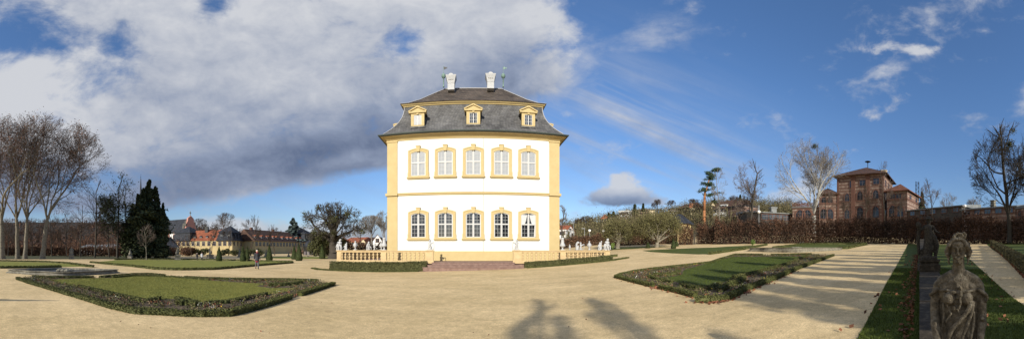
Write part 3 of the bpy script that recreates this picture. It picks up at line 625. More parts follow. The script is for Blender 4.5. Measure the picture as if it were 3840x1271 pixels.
# ================================================================ PALACE (local frame: x along the front, y into the building, z up from the court)
PHI=az(1775); D0=30.0
PO=(math.sin(PHI)*D0,math.cos(PHI)*D0)
e=EYE
def fr(x,y): # palace frame -> world
    c,s=math.cos(-PHI),math.sin(-PHI); return (PO[0]+x*c-y*s, PO[1]+x*s+y*c)
P=empty('palace',(PO[0],PO[1],0),-PHI,'white and yellow palace pavilion with grey mansard roof','palace')
W=8.42; DEP=19.0; zt=10.92+e
MB().box(-W+.01,W-.01,0,DEP,-.5,zt).obj('wall',M['white'],P)
mb=MB(); mb.ring([(.06,-.5),(.06,1.44),(.03,1.47),(-.1,1.47)],-W,W,0,DEP); mb.obj('plinth',M['yellow'],P)
for sx in (-1,1):
    for yy in (0,DEP):
        mb=MB(); x0,x1=sorted((sx*7.445,sx*(W+.06))); y0,y1=(yy-.08,yy+1.0) if yy==0 else (yy-1.0,yy+.08)
        mb.box(x0,x1,y0,y1,1.43,zt-.02); mb.box(x0-.04,x1+.04,y0-.05,y1+.05,-.5,1.50)
        mb.box(x0-.05,x1+.05,y0-.06,y1+.06,zt-.30,zt-.16); mb.obj('corner_pilaster',M['yellow'],P)
mb=MB(); mb.ring([(.003,5.28+e),(.10,5.33+e),(.12,5.36+e),(.12,5.44+e),(.18,5.47+e),(.18,5.54+e),(.0,5.58+e)],-W,W,0,DEP)
for sx in (-1,1):
    x0,x1=sorted((sx*7.40,sx*(W+.2))); mb.box(x0,x1,-.26,1.05,5.31+e,5.56+e)
mb.obj('string_course',M['yellow'],P)
mb=MB(); zc=10.72+e
mb.ring([(.003,zc),(.08,zc+.03),(.08,zc+.10),(.14,zc+.13),(.16,zc+.18),(.30,zc+.22),(.34,zc+.27),(.34,zc+.31),(.54,zc+.34),(.62,zc+.37),(.64,zc+.40),(.0,zc+.42)],-W,W,0,DEP); mb.obj('cornice',M['yellow'],P)
# lightning conductor
mb=MB(); mb.tube((.95,-.03,.7),(.95,-.03,zc),.018,.018,5)
for k in range(14): mb.box(.93,.97,-.06,-.01,1.2+k*.8,1.24+k*.8)
mb.obj('lightning_rod',M['pole'],P)
# mansard
OV=.62; ze=11.10+e
prof=[(OV+.02,ze-.02)]
for i in range(13):
    t=i/12; 
    o=.72-2.10*(1-(1-t)**2.1) ; z=ze+.04+3.62*t**1.0
    prof.append((o,z))
zb=prof[-1][1]; ob=prof[-1][0]
mb=MB(); mb.ring(prof+[(ob-.3,zb)],-W,W,0,DEP); mb.obj('mansard_roof',M['slate'],P)
mb=MB(); mb.ring([(.62,zc+.40),(.74,zc+.40),(.82,zc+.44),(.84,zc+.52),(.80,zc+.54),(.64,zc+.50)],-W,W,0,DEP); mb.obj('gutter',M['gutter'],P)
mb=MB(); mb.ring([(ob-.05,zb-.16),(ob+.08,zb-.12),(ob+.10,zb-.05),(ob+.20,zb-.02),(ob+.28,zb+.06),(ob+.28,zb+.11),(ob-.3,zb+.13)],-W,W,0,DEP); mb.obj('upper_cornice',M['yellow'],P)
mb=MB(); zr=18.25+e; mb.ring([(ob+.36,zb+.10),(ob+.38,zb+.15),(ob-.3,zb+.42),(ob-1.4,zb+1.22),(ob-3.9,zr),(ob-3.92,zr+.02)],-W,W,0,DEP,top=True); ur=mb.obj('upper_roof',M['slate_brown'],P)
# pale flashing on the hips of the roofs
FLM=mat('lead_flashing',(.42,.42,.43),rough=.6)
def hips(pr):
    for sx in (-1,1):
        for y_,sg in ((0,-1),(DEP,1)):
            mb=MB()
            for (o1,z1),(o2,z2) in zip(pr[:-1],pr[1:]): mb.tube((sx*(W+o1),y_+sg*o1,z1+.02),(sx*(W+o2),y_+sg*o2,z2+.02),.035,.035,5)
            mb.obj('hip_flashing',FLM,P)
hips(prof[2:]); hips([(ob+.36,zb+.14),(ob-.3,zb+.44),(ob-1.4,zb+1.24),(ob-3.9,zr+.02)])
hx=W+ob-3.9; hy0=-(ob-3.9); hy1=DEP+(ob-3.9)
MB().tube((-hx,hy0,zr+.02),(hx,hy0,zr+.02),.05,.05,5).obj('ridge_flashing',FLM,P)
# windows
def arch(w,z0,zs,za,n=12):
    """outline from bottom left over a segmental head to bottom right"""
    pts=[(-w,z0),(-w,zs)]
    for i in range(1,n): 
        x=-w+2*w*i/n; pts.append((x,zs+(za-zs)*(1-(x/w)**2)))
    return pts+[(w,zs),(w,z0)]
def make_window(zb0,kind):
    """surround with keystone and sill > sash, pane; zb0 = bottom of the opening"""
    h=2.40; w=.73
    A=arch(w,zb0,zb0+h-.19,zb0+h); B=arch(1.0,zb0-.12,zb0+h+.08,zb0+h+.29)
    mb=MB(); mb.strip(A,B,-.11,.005)
    A2=arch(.90,zb0-.12,zb0+h+.01,zb0+h+.20); mb.strip(A2,arch(1.005,zb0-.12,zb0+h+.085,zb0+h+.295),-.15,-.10)
    mb.box(-1.06,1.06,-.13,.004,zb0-.12,zb0+.004); mb.box(-1.05,-.93,-.155,.003,zb0,zb0+.34); mb.box(.93,1.05,-.155,.003,zb0,zb0+.34)
    mb.box(-1.13,1.13,-.22,.003,zb0-.20,zb0-.11); mb.box(-1.06,1.06,-.15,.003,zb0-.28,zb0-.199)
    mb.extr([(-.13,zb0+h-.06),(.13,zb0+h-.06),(.20,zb0+h+.46),(-.20,zb0+h+.46)],-.20,.002); mb.extr([(-.23,zb0+h+.46),(.23,zb0+h+.46),(.23,zb0+h+.51),(-.23,zb0+h+.51)],-.24,.002)
    s=mb.obj('window_surround',M['yellow'],P)
    mb=MB(); a=arch(w-.065,zb0+.07,zb0+h-.25,zb0+h-.065); mb.strip(a,arch(w+.01,zb0-.02,zb0+h-.18,zb0+h+.01),-.045,.01); mb.box(-w,w,-.045,.01,zb0,zb0+.075)
    zt_=zb0+1.22; mb.box(-w+.02,w-.02,-.065,.01,zt_,zt_+.12); mb.box(-.045,.045,-.08,.01,zb0+.05,zb0+h-.07)
    for sx in (-1,1):
        x0,x1=sorted((sx*.055,sx*(w-.06)))
        mb.box(x0,x0+.035,-.05,.01,zb0+.05,zb0+h-.17); mb.box(x1-.035,x1,-.05,.01,zb0+.05,zb0+h-.21)
        xm=(x0+x1)/2; mb.box(xm-.008,xm+.008,-.03,.01,zb0+.07,zb0+h-.14)
        for z in (zb0+.45,zb0+.84,zb0+1.66,zb0+1.98): mb.box(x0,x1,-.03,.01,z-.008,z+.008)
    mb.obj('sash',M['sash'],s)
    mb=MB(); mb.extr(arch(w-.03,zb0+.03,zb0+h-.22,zb0+h-.03),-.012,.004); mb.obj('pane',M['glass'] if kind==0 else M['blind'],s)
    return s
xs=(-5.34,-2.70,0,2.71,5.34)
w0=make_window(1.17+e,0); w1=make_window(7.18+e,1)
first=[True,True]
labs={}
for k,(w_,zz_) in enumerate(((w0,0),(w1,0))):
    for i,x in enumerate(xs):
        s=w_ if i==0 else copy_tree(w_,P); s.location=(x,0,0)
        if k==0 and i==4:
            mb=MB()
            for sx in (-1,1):
                pts=[(sx*.66,2.30),(sx*.12,2.30),(sx*.20,1.9),(sx*.30,1.55),(sx*.42,1.36),(sx*.66,1.36)]; 
                if sx<0: pts=pts[::-1]
                mb.extr([(p,q+1.17+e-.10) for p,q in pts],-.020,-.0125)
            mb.extr([(.55,1.17+e+.1),(.66,1.17+e+.1),(.66,1.17+e+1.2),(.62,1.17+e+1.2)],-.020,-.0125)
            mb.obj('curtain',M['curtain'],s)
for ys in range(5):  # windows of the flanks
    for sx in (-1,1):
        for w_ in (w0,w1):
            s=copy_tree(w_,P); s.location=(sx*W,3.0+ys*3.25,0); s.rotation_euler=(0,0,sx*PI/2)
# dormers
def make_dormer():
    z0=12.12+e; y=.12
    mb=MB(); mb.strip([(-.38,z0+.06),(-.38,z0+1.06),(.38,z0+1.06),(.38,z0+.06)],[(-.66,z0),(-.66,z0+1.30),(.66,z0+1.30),(.66,z0)],y-.12,y+.2)
    mb.box(-.66,.66,y-.10,y+.18,z0-.08,z0+.06)
    mb.box(-.86,.86,y-.26,y+.2,z0+1.22,z0+1.36)
    mb.extr([(-.80,z0+1.36),(.80,z0+1.36),(0,z0+1.74)],y-.16,y+.2)
    for sx in (-1,1):
        a=[(sx*.90,z0+1.34),(sx*.90,z0+1.44),(0,z0+1.88),(0,z0+1.76)]; mb.extr(a if sx>0 else a[::-1],y-.28,y+.2)
    mb.extr([(-.09,z0+1.06),(.09,z0+1.06),(.12,z0+1.24),(-.12,z0+1.24)],y-.20,y+.1)
    f=mb.obj('dormer',M['yellow'],P)
    mb=MB(); mb.box(-.64,.64,y+.18,y+2.3,z0-.05,z0+1.3); 
    mb.extr([(-.84,z0+1.30),(.84,z0+1.30),(0,z0+1.78)],y+.19,y+3.0); mb.box(-.72,.72,y-.14,y+.3,z0-.22,z0-.06); mb.obj('dormer_cheek',M['slate'],f)
    mb=MB(); mb.strip([(-.33,z0+.10),(-.33,z0+1.01),(.33,z0+1.01),(.33,z0+.10)],[(-.39,z0+.04),(-.39,z0+1.07),(.39,z0+1.07),(.39,z0+.04)],y-.07,y+.1); mb.box(-.04,.04,y-.08,y+.1,z0+.06,z0+1.05)
    for z in (z0+.40,z0+.72): mb.box(-.36,.36,y-.05,y+.1,z-.012,z+.012)
    for x in (-.19,.19): mb.box(x-.01,x+.01,y-.05,y+.1,z0+.08,z0+1.03)
    mb.obj('sash',M['sash'],f)
    MB().box(-.38,.38,y-.02,y+.15,z0+.05,z0+1.06).obj('pane',M['glass'],f); return f
dm=make_dormer()
for i,x in enumerate((-5.42,0,5.36)):
    d=dm if i==0 else copy_tree(dm,P); d.location=(x,0,0)
    if i==0:
        for c in d.children:
            if c.name.startswith('pane'): pass
d1=[o for o in P.children if o.name.startswith('dormer')]
MB().box(-.35,.33,.06,.085,12.12+e+.09,12.12+e+1.02).obj('blind',M['statue_white'],d1[0])
for sx in (-1,1):
    for yy in (3.5,9.5,15.5):
        d=copy_tree(dm,P); 
        for c in list(d.children):
            if c.name.startswith('blind'): bpy.data.objects.remove(c)
        d.location=(sx*W,yy,0); d.rotation_euler=(0,0,sx*PI/2)
# chimneys
zch=17.55+e
mb=MB(); mb.box(-.37,.37,-.37,.37,-.3,.62); mb.ring([(.0,.62),(.03,.66),(-.01,.70),(-.0,.75),(.05,1.05),(.09,1.35),(.14,1.55),(.20,1.80),(.20,1.86),(-.2,1.90)],-.37,.37,-.37,.37,top=True)
cm=mb; 
n=10; pts=[(-.30,1.86)]+[(-.24*math.cos(PI*i/n),1.88+.24*math.sin(PI*i/n)) for i in range(n+1)]+[(.30,1.86)]
cm.extr(pts,-.52,.52)
for x in (-.2,0,.2): cm.k=1; cm.box(x-.07,x+.07,-.475,-.40,1.16,1.23)
cm.k=0
ch=cm.obj('chimney',[M['statue_white'],M['stone']],P); ch.location=(-2.42,4.05,zch)
ch.scale=(1.0,1.0,.70); c2=copy_tree(ch,P); c2.location=(1.87,4.05,zch+.12)
# copper finials
mb=MB(); mb.lathe([(.09,0),(.07,.2),(.06,1.0),(.10,1.02),(.20,1.12),(.24,1.22),(.245,1.25),(.22,1.30),(.24,1.33),(.20,1.44),(.10,1.53),(.03,1.56),(.02,1.9),(.02,2.30),(.035,2.33),(.0,2.38)],12)
fn=mb.obj('roof_finial',M['copper'],P,smooth=True); fn.location=(-3.32,4.75,zr-.1)
mb=MB(); mb.extr([(.0,2.02),(.12,2.0),(.26,2.10),(.42,2.06),(.32,2.15),(.44,2.26),(.26,2.24),(.12,2.30),(0,2.27)],-.01,.01); mb.obj('flag',M['copper'],fn)
f2=copy_tree(fn,P); f2.location=(3.34,4.75,zr-.1); fn.children[0].data=fn.children[0].data.copy(); fn.children[0].data.materials[0]=M['iron']
# ================================================================ TERRACE, STEPS, BALUSTRADES
zf=.54; FY=-3.3
tb=MB()
tb.box(-12.40,-3.45,FY+.08,14,-.6,zf); tb.box(3.45,12.40,FY+.08,14,-.6,zf); tb.box(-3.449,3.449,FY+.02,.2,-.6,zf-.002)
tag(tb.obj('terrace',M['redstone'],None,loc=(PO[0],PO[1],0),rz=-PHI),'raised stone terrace round the palace',None,None,'structure')
st=MB()
for i in range(3):
    z1=zf-.02-.19*i; st.box(-3.5-.34*i,3.5+.34*i,FY-.35*(i+1)+.0,FY-.35*i+.06,-.5,z1); st.box(-3.54-.34*i,3.54+.34*i,FY-.35*(i+1)-.035,FY-.35*i+.03,z1-.05,z1+.004)
tag(st.obj('stone_steps',M['redstone'],None,loc=(PO[0],PO[1],0),rz=-PHI),'worn red sandstone steps up to the palace front','steps')
def balprof(r=.095): 
    return [(.085,0),(.085,.05),(.05,.07),(.04,.10),(.085,.17),(.10,.22),(.07,.30),(.045,.345),(.045,.365),(.07,.41),(.10,.49),(.085,.545),(.04,.60),(.05,.63),(.085,.65),(.085,.70)]
mb=MB(); mb.lathe(balprof(),10); BALM=mb.mesh('baluster',M['yellow_bal'],smooth=True)
def balustrade(sx,label):
    B=empty('balustrade',(PO[0],PO[1],0),-PHI,label,'balustrade','yellow balustrades of the palace terrace')
    X=lambda a:sx*a
    def bxs(m,a,b,y0,y1,z0,z1): x0,x1=sorted((X(a),X(b))); m.box(x0,x1,y0,y1,z0,z1)
    m=MB(); bxs(m,3.40,12.46,FY-.12,FY+.16,zf-.12,zf+.13); bxs(m,12.18,12.46,FY+.161,14,zf-.12,zf+.13); m.obj('base_rail',M['yellow_bal'],B)
    m=MB(); 
    for a,b,y0,y1 in ((3.42,12.43,FY-.09,FY+.13),(12.21,12.43,FY+.131,14)):
        bxs(m,a,b,y0,y1,zf+.83,zf+.93)
    for a,b,y0,y1 in ((3.36,12.50,FY-.16,FY+.20),(12.14,12.50,FY+.201,14)): bxs(m,a,b,y0,y1,zf+.93,zf+1.01)
    m.obj('top_rail',M['yellow_bal'],B)
    def pier(a,b,y0,y1):
        m=MB(); bxs(m,a,b,y0,y1,zf+.129,zf+.831); bxs(m,a+.08,b-.08,y0-.02,y1+.02,zf+.22,zf+.74); bxs(m,a-.02,b+.02,y0-.06,y1+.06,zf+.94,zf+1.03); m.obj('pier',M['yellow_bal'],B)
    pier(3.43,4.10,FY-.11,FY+.15); pier(7.62,8.08,FY-.11,FY+.15); pier(11.98,12.44,FY-.11,FY+.15)
    for y in (1.0,5.2,9.4,13.5): pier(12.19,12.45,y-.22,y+.22)
    def bal(x,y): o=link('baluster',BALM,B,(X(x),y,zf+.13))
    for k in range(9): bal(4.10+(k+.5)*(7.62-4.10)/9,FY+.02)
    for k in range(11): bal(8.08+(k+.0)*(3.90/10.0)+.0 if 0<k<10 else (8.12 if k==0 else 11.94),FY+.02)
    for y0,y1 in ((FY+.15,.78),(1.22,4.98),(5.42,9.18),(9.62,13.28)):
        n=10
        for k in range(n): bal(12.32,y0+(k+.5)*(y1-y0)/n)
    return B
balustrade(-1,'yellow stone balustrade to the left of the palace steps'); balustrade(1,'yellow stone balustrade to the right of the palace steps')
# clipped hedges and planting below the balustrades
def fl(*p): return [fr(*q) for q in p]
hedge('clipped_hedge',fl((-12.95,FY-.35),(-12.0,FY-.42),(-3.95,FY-.42)),.6,.78,M['boxdark'],'dense clipped hedge below the left balustrade',leaf=.035,dens=700,seed=201,z0=.0,group='hedges below the balustrades')
hedge('clipped_hedge',fl((4.35,FY-.42),(12.5,FY-.40)),.6,.46,M['boxdark'],'low clipped hedge below the right balustrade',leaf=.035,dens=700,seed=202,z0=.0,group='hedges below the balustrades')
hedge('ivy_edging',fl((-15.2,FY+.2),(-14.0,FY-.9),(-12.4,FY-.95),(-4.6,FY-.95)),.45,.10,M['box'],'creeping green edging at the foot of the left clipped hedge',cat_='edging',leaf=.035,dens=500,seed=203)
hedge('ivy_edging',fl((4.5,FY-.95),(12.4,FY-.75),(14.6,FY+.3)),.45,.09,M['box'],'creeping green edging at the foot of the right clipped hedge',cat_='edging',leaf=.035,dens=500,seed=204)
sheet_poly=fl((4.4,FY-.7),(12.4,FY-.65),(14.5,FY+.35),(12.6,FY+.3),(12.5,FY-.1),(4.4,FY-.1))
lawn('planting_bed',sheet_poly,'green planting right of the palace steps','lawn2',.02)
# ---- white urns and putti on the balustrade
zt_r=zf+1.03
def on(x,y,me,name,label,cat_,rz=0,group=None,mats=None,s=1):
    wx,wy=fr(x,y); o=link(name,me,None,(wx,wy,zt_r),-PHI+rz); o.scale=(s,s,s); return tag(o,label,cat_,group)
mb=MB(); mb.box(-.17,.17,-.17,.17,0,.06); mb.lathe([(.14,.06),(.08,.12),(.05,.19),(.08,.23),(.17,.30),(.255,.36),(.27,.40),(.24,.43),(.255,.46),(.19,.55),(.15,.68),(.135,.88),(.13,.98),(.15,1.0),(.15,1.03),(.11,1.09),(.04,1.13),(.0,1.14)],24); BELL=mb.mesh('bell_vase',M['statue_white'],True)
mb=MB(); mb.box(-.16,.16,-.16,.16,0,.07); mb.lathe([(.13,.07),(.06,.16),(.05,.22),(.09,.26),(.17,.36),(.215,.50),(.225,.60),(.20,.64),(.21,.66),(.14,.73),(.08,.79),(.05,.82),(.075,.87),(.085,.92),(.05,.98),(0,1.0)],24); mb.lathe([(.03,0),(.03,.03),(0,.04)],6,(.23,0,.58)); mb.tube((-.26,0,.60),(-.20,0,.42),.025,.02,6); mb.tube((.26,0,.60),(.20,0,.42),.025,.02,6); URN=mb.mesh('lidded_urn',M['statue_white'],True)
mb=MB(); mb.box(-.13,.13,-.13,.13,0,.07); mb.lathe([(.10,.07),(.05,.18),(.14,.28),(.17,.36),(.12,.46),(.07,.62),(.03,.72),(0,.76)],20); FLAME=mb.mesh('small_flame_urn',M['statue_white'],True)
def child(x,y,s=1,lean=0,arm=(0.3,-.2,.62),arm2=(-.25,-.15,.40),z=0,sit=False):
    """chubby standing child, about .9 m"""
    f=lambda a,b,c:(x+a*s+lean*c*s,y+b*s,z+c*s)
    B=[('e',f(0,0,.80),.105*s),('e',f(0,-.07,.78),(.06*s,.05*s,.07*s)),('c',[(f(0,0,.70),.05*s),(f(0,0,.62),.095*s)]),('c',[(f(0,0,.60),.115*s),(f(0,-.02,.46),.125*s),(f(0,0,.36),.12*s)]),
       ('c',[(f(.11,0,.62),.05*s),(f(arm[0]*.7,arm[1]*.5,(arm[2]+.52)/2),.042*s),(f(*arm),.032*s)]),('c',[(f(-.11,0,.62),.05*s),(f(arm2[0]*.75,arm2[1]*.5,(arm2[2]+.55)/2),.042*s),(f(*arm2),.032*s)]),
       ('e',f(.03,.03,.86),(.10*s,.09*s,.07*s))]
    if sit: B+=[('c',[(f(.07,0,.34),.075*s),(f(.12,-.24,.32),.06*s),(f(.12,-.27,.08),.042*s),(f(.12,-.33,.05),.03*s)]),('c',[(f(-.07,0,.34),.075*s),(f(-.10,-.22,.30),.06*s),(f(-.07,-.24,.08),.042*s),(f(-.07,-.32,.05),.03*s)]),('e',f(0,.05,.18),(.17*s,.16*s,.18*s))]
    else: B+=[('c',[(f(.06,0,.34),.072*s),(f(.08,-.04,.19),.055*s),(f(.07,0,.05),.04*s),(f(.08,-.08,.03),.03*s)]),('c',[(f(-.06,0,.34),.072*s),(f(-.09,-.02,.19),.055*s),(f(-.10,.03,.05),.04*s),(f(-.12,-.05,.03),.03*s)])]
    return B
base=[('b',(0,0,.03),(.24,.18,.045))]
PUT1=sculpt('putto_statue',base+child(0,0,1.0,.0,(.34,-.22,.70),(.20,-.25,.55))+[('e',(.10,.08,.18),(.10,.09,.18)),('c',[((.36,-.22,.70),.03),((.40,-.2,.3),.03),((.34,-.05,.05),.04)])],.022,M['statue_white'])
PUT2=sculpt('putto_group',base+child(.10,0,1.12,-.05,(.0,-.24,.55),(-.22,-.2,.60),sit=True)+child(-.20,-.02,.86,.12,(.1,-.2,.7),(-.2,-.15,.3)),.024,M['statue_white'])
PUT3=sculpt('putto_pair',base+child(-.08,0,.86,.1,(.22,-.1,.95),(-.25,-.1,.35))+[('c',[((.12,.0,.05),.10),((.10,.0,.45),.10),((.16,0,.78),.06)]),('e',(.15,-.05,.86),.08)],.024,M['statue_white'])
PUT4=sculpt('drapery_figure',base+[('c',[((-.02,0,.06),.17),((-.03,0,.30),.15),((-.10,0,.55),.12),((-.02,0,.78),.10),((.06,0,.84),.11)]),('e',(.13,-.03,.80),.12),('c',[((.05,-.05,.1),.12),((.12,-.1,.3),.08)]),('c',[((-.16,0,.45),.06),((-.14,-.05,.2),.06)])]+child(.12,-.04,.55,0,(.2,-.1,.5),(-.2,-.1,.4)),.024,M['statue_white'])
gU='white painted urns and children on the terrace balustrade'
on(-7.85,FY+.02,BELL,'bell_vase','tall white bell-shaped vase beside the left corner of the palace','vase',group=gU)
on(7.85,FY+.02,BELL,'bell_vase','tall white bell-shaped vase beside the right corner of the palace','vase',group=gU)
on(-3.75,FY+.02,PUT1,'putto_statue','white child figure left of the palace steps','statue',group=gU)
o=on(3.75,FY+.02,PUT1,'putto_statue','white child figure right of the palace steps','statue',group=gU); o.scale=(-1,1,1)
on(-12.22,FY+.02,PUT2,'putto_group','seated white children on the left end pier of the balustrade','statue',rz=.2,group=gU,s=1.02)
o=on(12.20,FY+.02,PUT2,'putto_group','seated white children on the right end pier of the balustrade','statue',rz=-.2,group=gU,s=1.06); 
on(-12.32,-1.6,PUT3,'putto_statue','small white child just behind the left end group','statue',group=gU,s=.82)
on(-12.32,1.0,URN,'lidded_urn','white lidded urn left, between the child pairs on the side rail','urn',group=gU)
on(-12.32,5.2,PUT2,'putto_group','white seated child pair farther back on the left side rail','statue',rz=.8,group=gU)
on(-12.32,7.6,FLAME,'small_urn','small white urn far back on the left side rail','urn',group=gU,s=1.1)
on(-12.32,10.6,URN,'lidded_urn','white lidded urn peeping out behind the left bell vase','urn',group=gU,s=1.15)
on(12.32,-1.3,PUT3,'putto_statue','small white child behind the right end group','statue',group=gU)
on(12.32,1.6,URN,'lidded_urn','white lidded urn standing alone on the right side rail','urn',group=gU)
on(12.32,4.4,PUT1,'putto_statue','small white child standing on the right side rail','statue',group=gU,rz=.5)
on(12.32,5.6,PUT4,'drapery_figure','white curled draped figure on the right side rail','statue',group=gU,s=1.1)
on(12.32,8.6,FLAME,'small_urn','small pointed white urn on the right side rail','urn',group=gU)
on(12.32,11.8,URN,'lidded_urn','white urn partly behind the right bell vase','urn',group=gU,s=1.2)
# ================================================================ TREES
from collections import deque
class Sk:
    def __init__(s,seed,env=None,maxn=9000): s.r=random.Random(seed); s.P0=[];s.P1=[];s.R0=[];s.R1=[];s.L=[];s.env=env;s.maxn=maxn;s.q=deque();s.hold=False
    def seg(s,p,q,a,b,l): s.P0.append(p);s.P1.append(q);s.R0.append(a);s.R1.append(b);s.L.append(l)
    def out(s,p):
        if not s.env: return False
        cx,cy,cz,rx,rz=s.env; return ((p[0]-cx)/rx)**2+((p[1]-cy)/rx)**2+((p[2]-cz)/rz)**2>1
    def grow(s,*a,**k):
        s.q.append((a,k)); 
        if not s.hold: s.run()
    def run(s):
        s.hold=True
        while s.q:
            s.q.sort(key=lambda t:t[0][4]) if False else None
            a,k=s.q.popleft(); s.step(*a,**k)
        s.hold=False
    def step(s,p,d,r,L,lv,maxlv,spread,up=.03,wob=.16,kids=5,start=.25,minr=.012):
        if len(s.P0)>s.maxn: return
        rd=s.r; n=max(3,min(9,int(L/.7))) if lv<3 else (3 if lv<maxlv else 2); step=L/n; r0=r
        end=.40 if lv==0 else .35; hid=False
        for i in range(n):
            w_=wob*(.35 if lv==0 else 1)
            d=Vector((d[0]+rd.gauss(0,w_),d[1]+rd.gauss(0,w_),d[2]+rd.gauss(0,w_)+up)).normalized()
            q=p+d*step; r1=max(minr*.7,r0*(1-(1-end)*(i+1)/n)); rs=max(minr*.7,r0*(1-(1-end)*i/n)); s.seg(p,q,rs,r1,lv); p=q
            if s.env and ((lv>1 and s.out(p)) or (lv==1 and p[2]>s.env[2]*.75 and s.out(p)) or (lv==0 and p[2]>s.env[2]+s.env[4]*.80)):
                s.R1[-1]=min(s.R1[-1],minr*.6 if lv else r1*.6)
                if lv: return
                break
            if lv<maxlv and (i+1)/n>=start:
                k=kids/n*(1.2 if lv else 2.3); k=int(k)+(rd.random()<k-int(k))
                for _ in range(k):
                    a=rd.random()*2*PI; th=spread*(.6+.7*rd.random())*(1.25 if lv==0 else 1); ax=d.orthogonal().normalized(); ax=Matrix.Rotation(a,3,d)@ax
                    nd=(d*math.cos(th)+ax*math.sin(th)); f_=(.42+.28*rd.random()) if lv else (.50+.15*rd.random())
                    Lc=L*f_*(1.1-.3*(i/n)); Lc=min(Lc,s.env[3]*(1.05 if lv==0 else .8)) if s.env and lv<2 else Lc; s.q.append(((p,nd,max(minr,r1*(.42+.28*rd.random())),Lc,lv+1,maxlv,spread,up,wob,kids,.15,minr),{}))
        if lv<maxlv:
            for _ in range(2):
                a=rd.random()*2*PI; th=spread*.6; ax=Matrix.Rotation(a,3,d)@d.orthogonal().normalized(); s.q.append(((p,d*math.cos(th)+ax*math.sin(th),max(minr,r1*.8),L*.55,lv+1,maxlv,spread,up,wob,kids,.15,minr),{}))
    def arr(s,f):
        i=[k for k,l in enumerate(s.L) if f(l)]; g=lambda a:np.array([tuple(a[k]) for k in i]) 
        return g(s.P0),g(s.P1),np.array([s.R0[k] for k in i]),np.array([s.R1[k] for k in i])
def make_tree(name,sk,barkm,twigm,split,label,cat_,loc,rz=0,group=None,leafm=None,leafn=0,leafs=.1,seed=0,extra=None,jit=.25):
    t=empty(name,loc,rz,label,cat_,group)
    a=sk.arr(lambda l:l<=split); V,Q=tubes(*a,n=7); link('trunk',npmesh('trunk',V,Q,barkm,smooth=True),t)
    parts=[];mi=[];ms=[twigm]
    b=sk.arr(lambda l:l>split)
    if len(b[0]): V,Q=tubes(*b,n=3); parts.append((V,Q)); mi+=[0]*len(Q)
    rng=np.random.default_rng(seed)
    if leafm is not None and leafn and len(b[0]):
        E=b[1]; idx=rng.integers(0,len(E),leafn); v,q=leaves(E[idx]+rng.normal(size=(leafn,3))*jit,leafs,rng); parts.append((v,q)); mi+=[1]*len(q); ms.append(leafm)
    if parts: V,Q=cat(parts); link('crown',npmesh('crown',V,Q,ms,mi),t)
    if extra is not None:
        for V,Q in (extra if isinstance(extra,list) else [extra]): link('mistletoe_leaves',npmesh('mistletoe_leaves',V,Q,M['mistletoe']),t)
    return t
def base(X,Y,d=None):
    if d is None: return gp(X,Y)
    x,y=pa(X,d); return (x,y,zz(Y,d))
# ---- tall plane trees on the left
def plane(X,d,top,lean_px,seed,label,rx,trunk=.62,maxn=10500,split=2,ht=.24,envshift=0,leafn=3800):
    x,y=pa(X,d); z0=hf(x,y)-.1; H=zz(top,d)-z0; r=Vector((math.cos(az(X)),-math.sin(az(X)),0)); ln=r*(lean_px/F*d)
    c=ln*.7+r*envshift
    sk=Sk(seed,(c.x,c.y,H*.60,rx,H*.41),maxn); d0=Vector((ln.x*.55,ln.y*.55,H*.8)).normalized(); p=Vector((0,0,0)); r0=trunk; hgt_=H*ht; n=6
    sk.seg(p-Vector((0,0,.4)),p+d0*.5,trunk*1.6,trunk*1.15,0); sk.seg(p+d0*.5,p+d0*1.3,trunk*1.15,trunk,0); p=d0*1.3
    for i in range(n):
        dd=(d0+Vector((sk.r.gauss(0,.05),sk.r.gauss(0,.05),0))).normalized(); q=p+dd*hgt_/n; sk.seg(p,q,r0,r0*.94,0); p=q; r0*=.94
    k=5; sk.hold=True
    for j in range(k):
        a=2*PI*j/k+sk.r.random(); th=.14+.62*sk.r.random(); ax=Vector((math.cos(a),math.sin(a),0)); sk.grow(p,(d0*math.cos(th)+ax*math.sin(th)).normalized(),r0*(.52 if j else .7),H*.46,1,5,.72,.022,.13,4.6,.22,.016)
    sk.run()
    return make_tree('plane_tree',sk,M['bark_plane'],M['twig_plane'],split,label,'tree',(x,y,z0),group='tall plane trees on the left',leafm=M['leaf_brown'],leafn=leafn,leafs=.09,seed=seed,jit=.35)
plane(8,58,470,-10,11,'plane tree cut by the left border of the view',10,.58)
plane(66,60,455,-20,12,'leaning plane tree, first of the close pair',10.5,.46)
plane(93,59,449,40,13,'upright plane tree with pale trunk, second of the close pair',10,.44)
plane(158,58,462,95,14,'plane tree whose trunk curves to the right',9.8,.50,envshift=-.3)
# ---- generic bare trees, built once and copied
def bare(seed,H,r,rx,spread=.65,up=.04,maxn=5000,ht=.28,lv=5,minr=.016,kids=5,wob=.16,zc=.62,rzf=.42):
    sk=Sk(seed,(0,0,H*zc,rx,H*rzf),maxn); p=Vector((0,0,0)); sk.seg(Vector((0,0,-.4)),Vector((0,0,.4)),r*1.3,r,0); sk.grow(p,Vector((0,0,1)),r,H*.85,0,lv,spread,up,wob,kids,ht,minr); return sk
def put_bare(sk,X,d,Y,label,bm_='bark',tm='bark_brown',s=1,rz=0,group=None,name='bare_tree',**k):
    x,y=pa(X,d); return make_tree(name,sk,M[bm_],M[tm],1,label,'tree',(x,y,zz(Y,d)),rz,group,**k)
def put_copy(t,X,d,Y,label,s=1,rz=0,group=None,sz=None):
    x,y=pa(X,d); c=copy_tree(t); c.location=(x,y,zz(Y,d)); c.rotation_euler=(0,0,rz); c.scale=(s,s,sz or s); c['label']=label
    if group: c['group']=group
    elif 'group' in c: del c['group']
    return c
gL='bare trees before the dark conifers on the left'
T1=put_bare(bare(21,17,.22,4.2,.6,maxn=4200),355,70,966,'slender bare tree with a wide fan crown right of the leaning plane',group=gL)
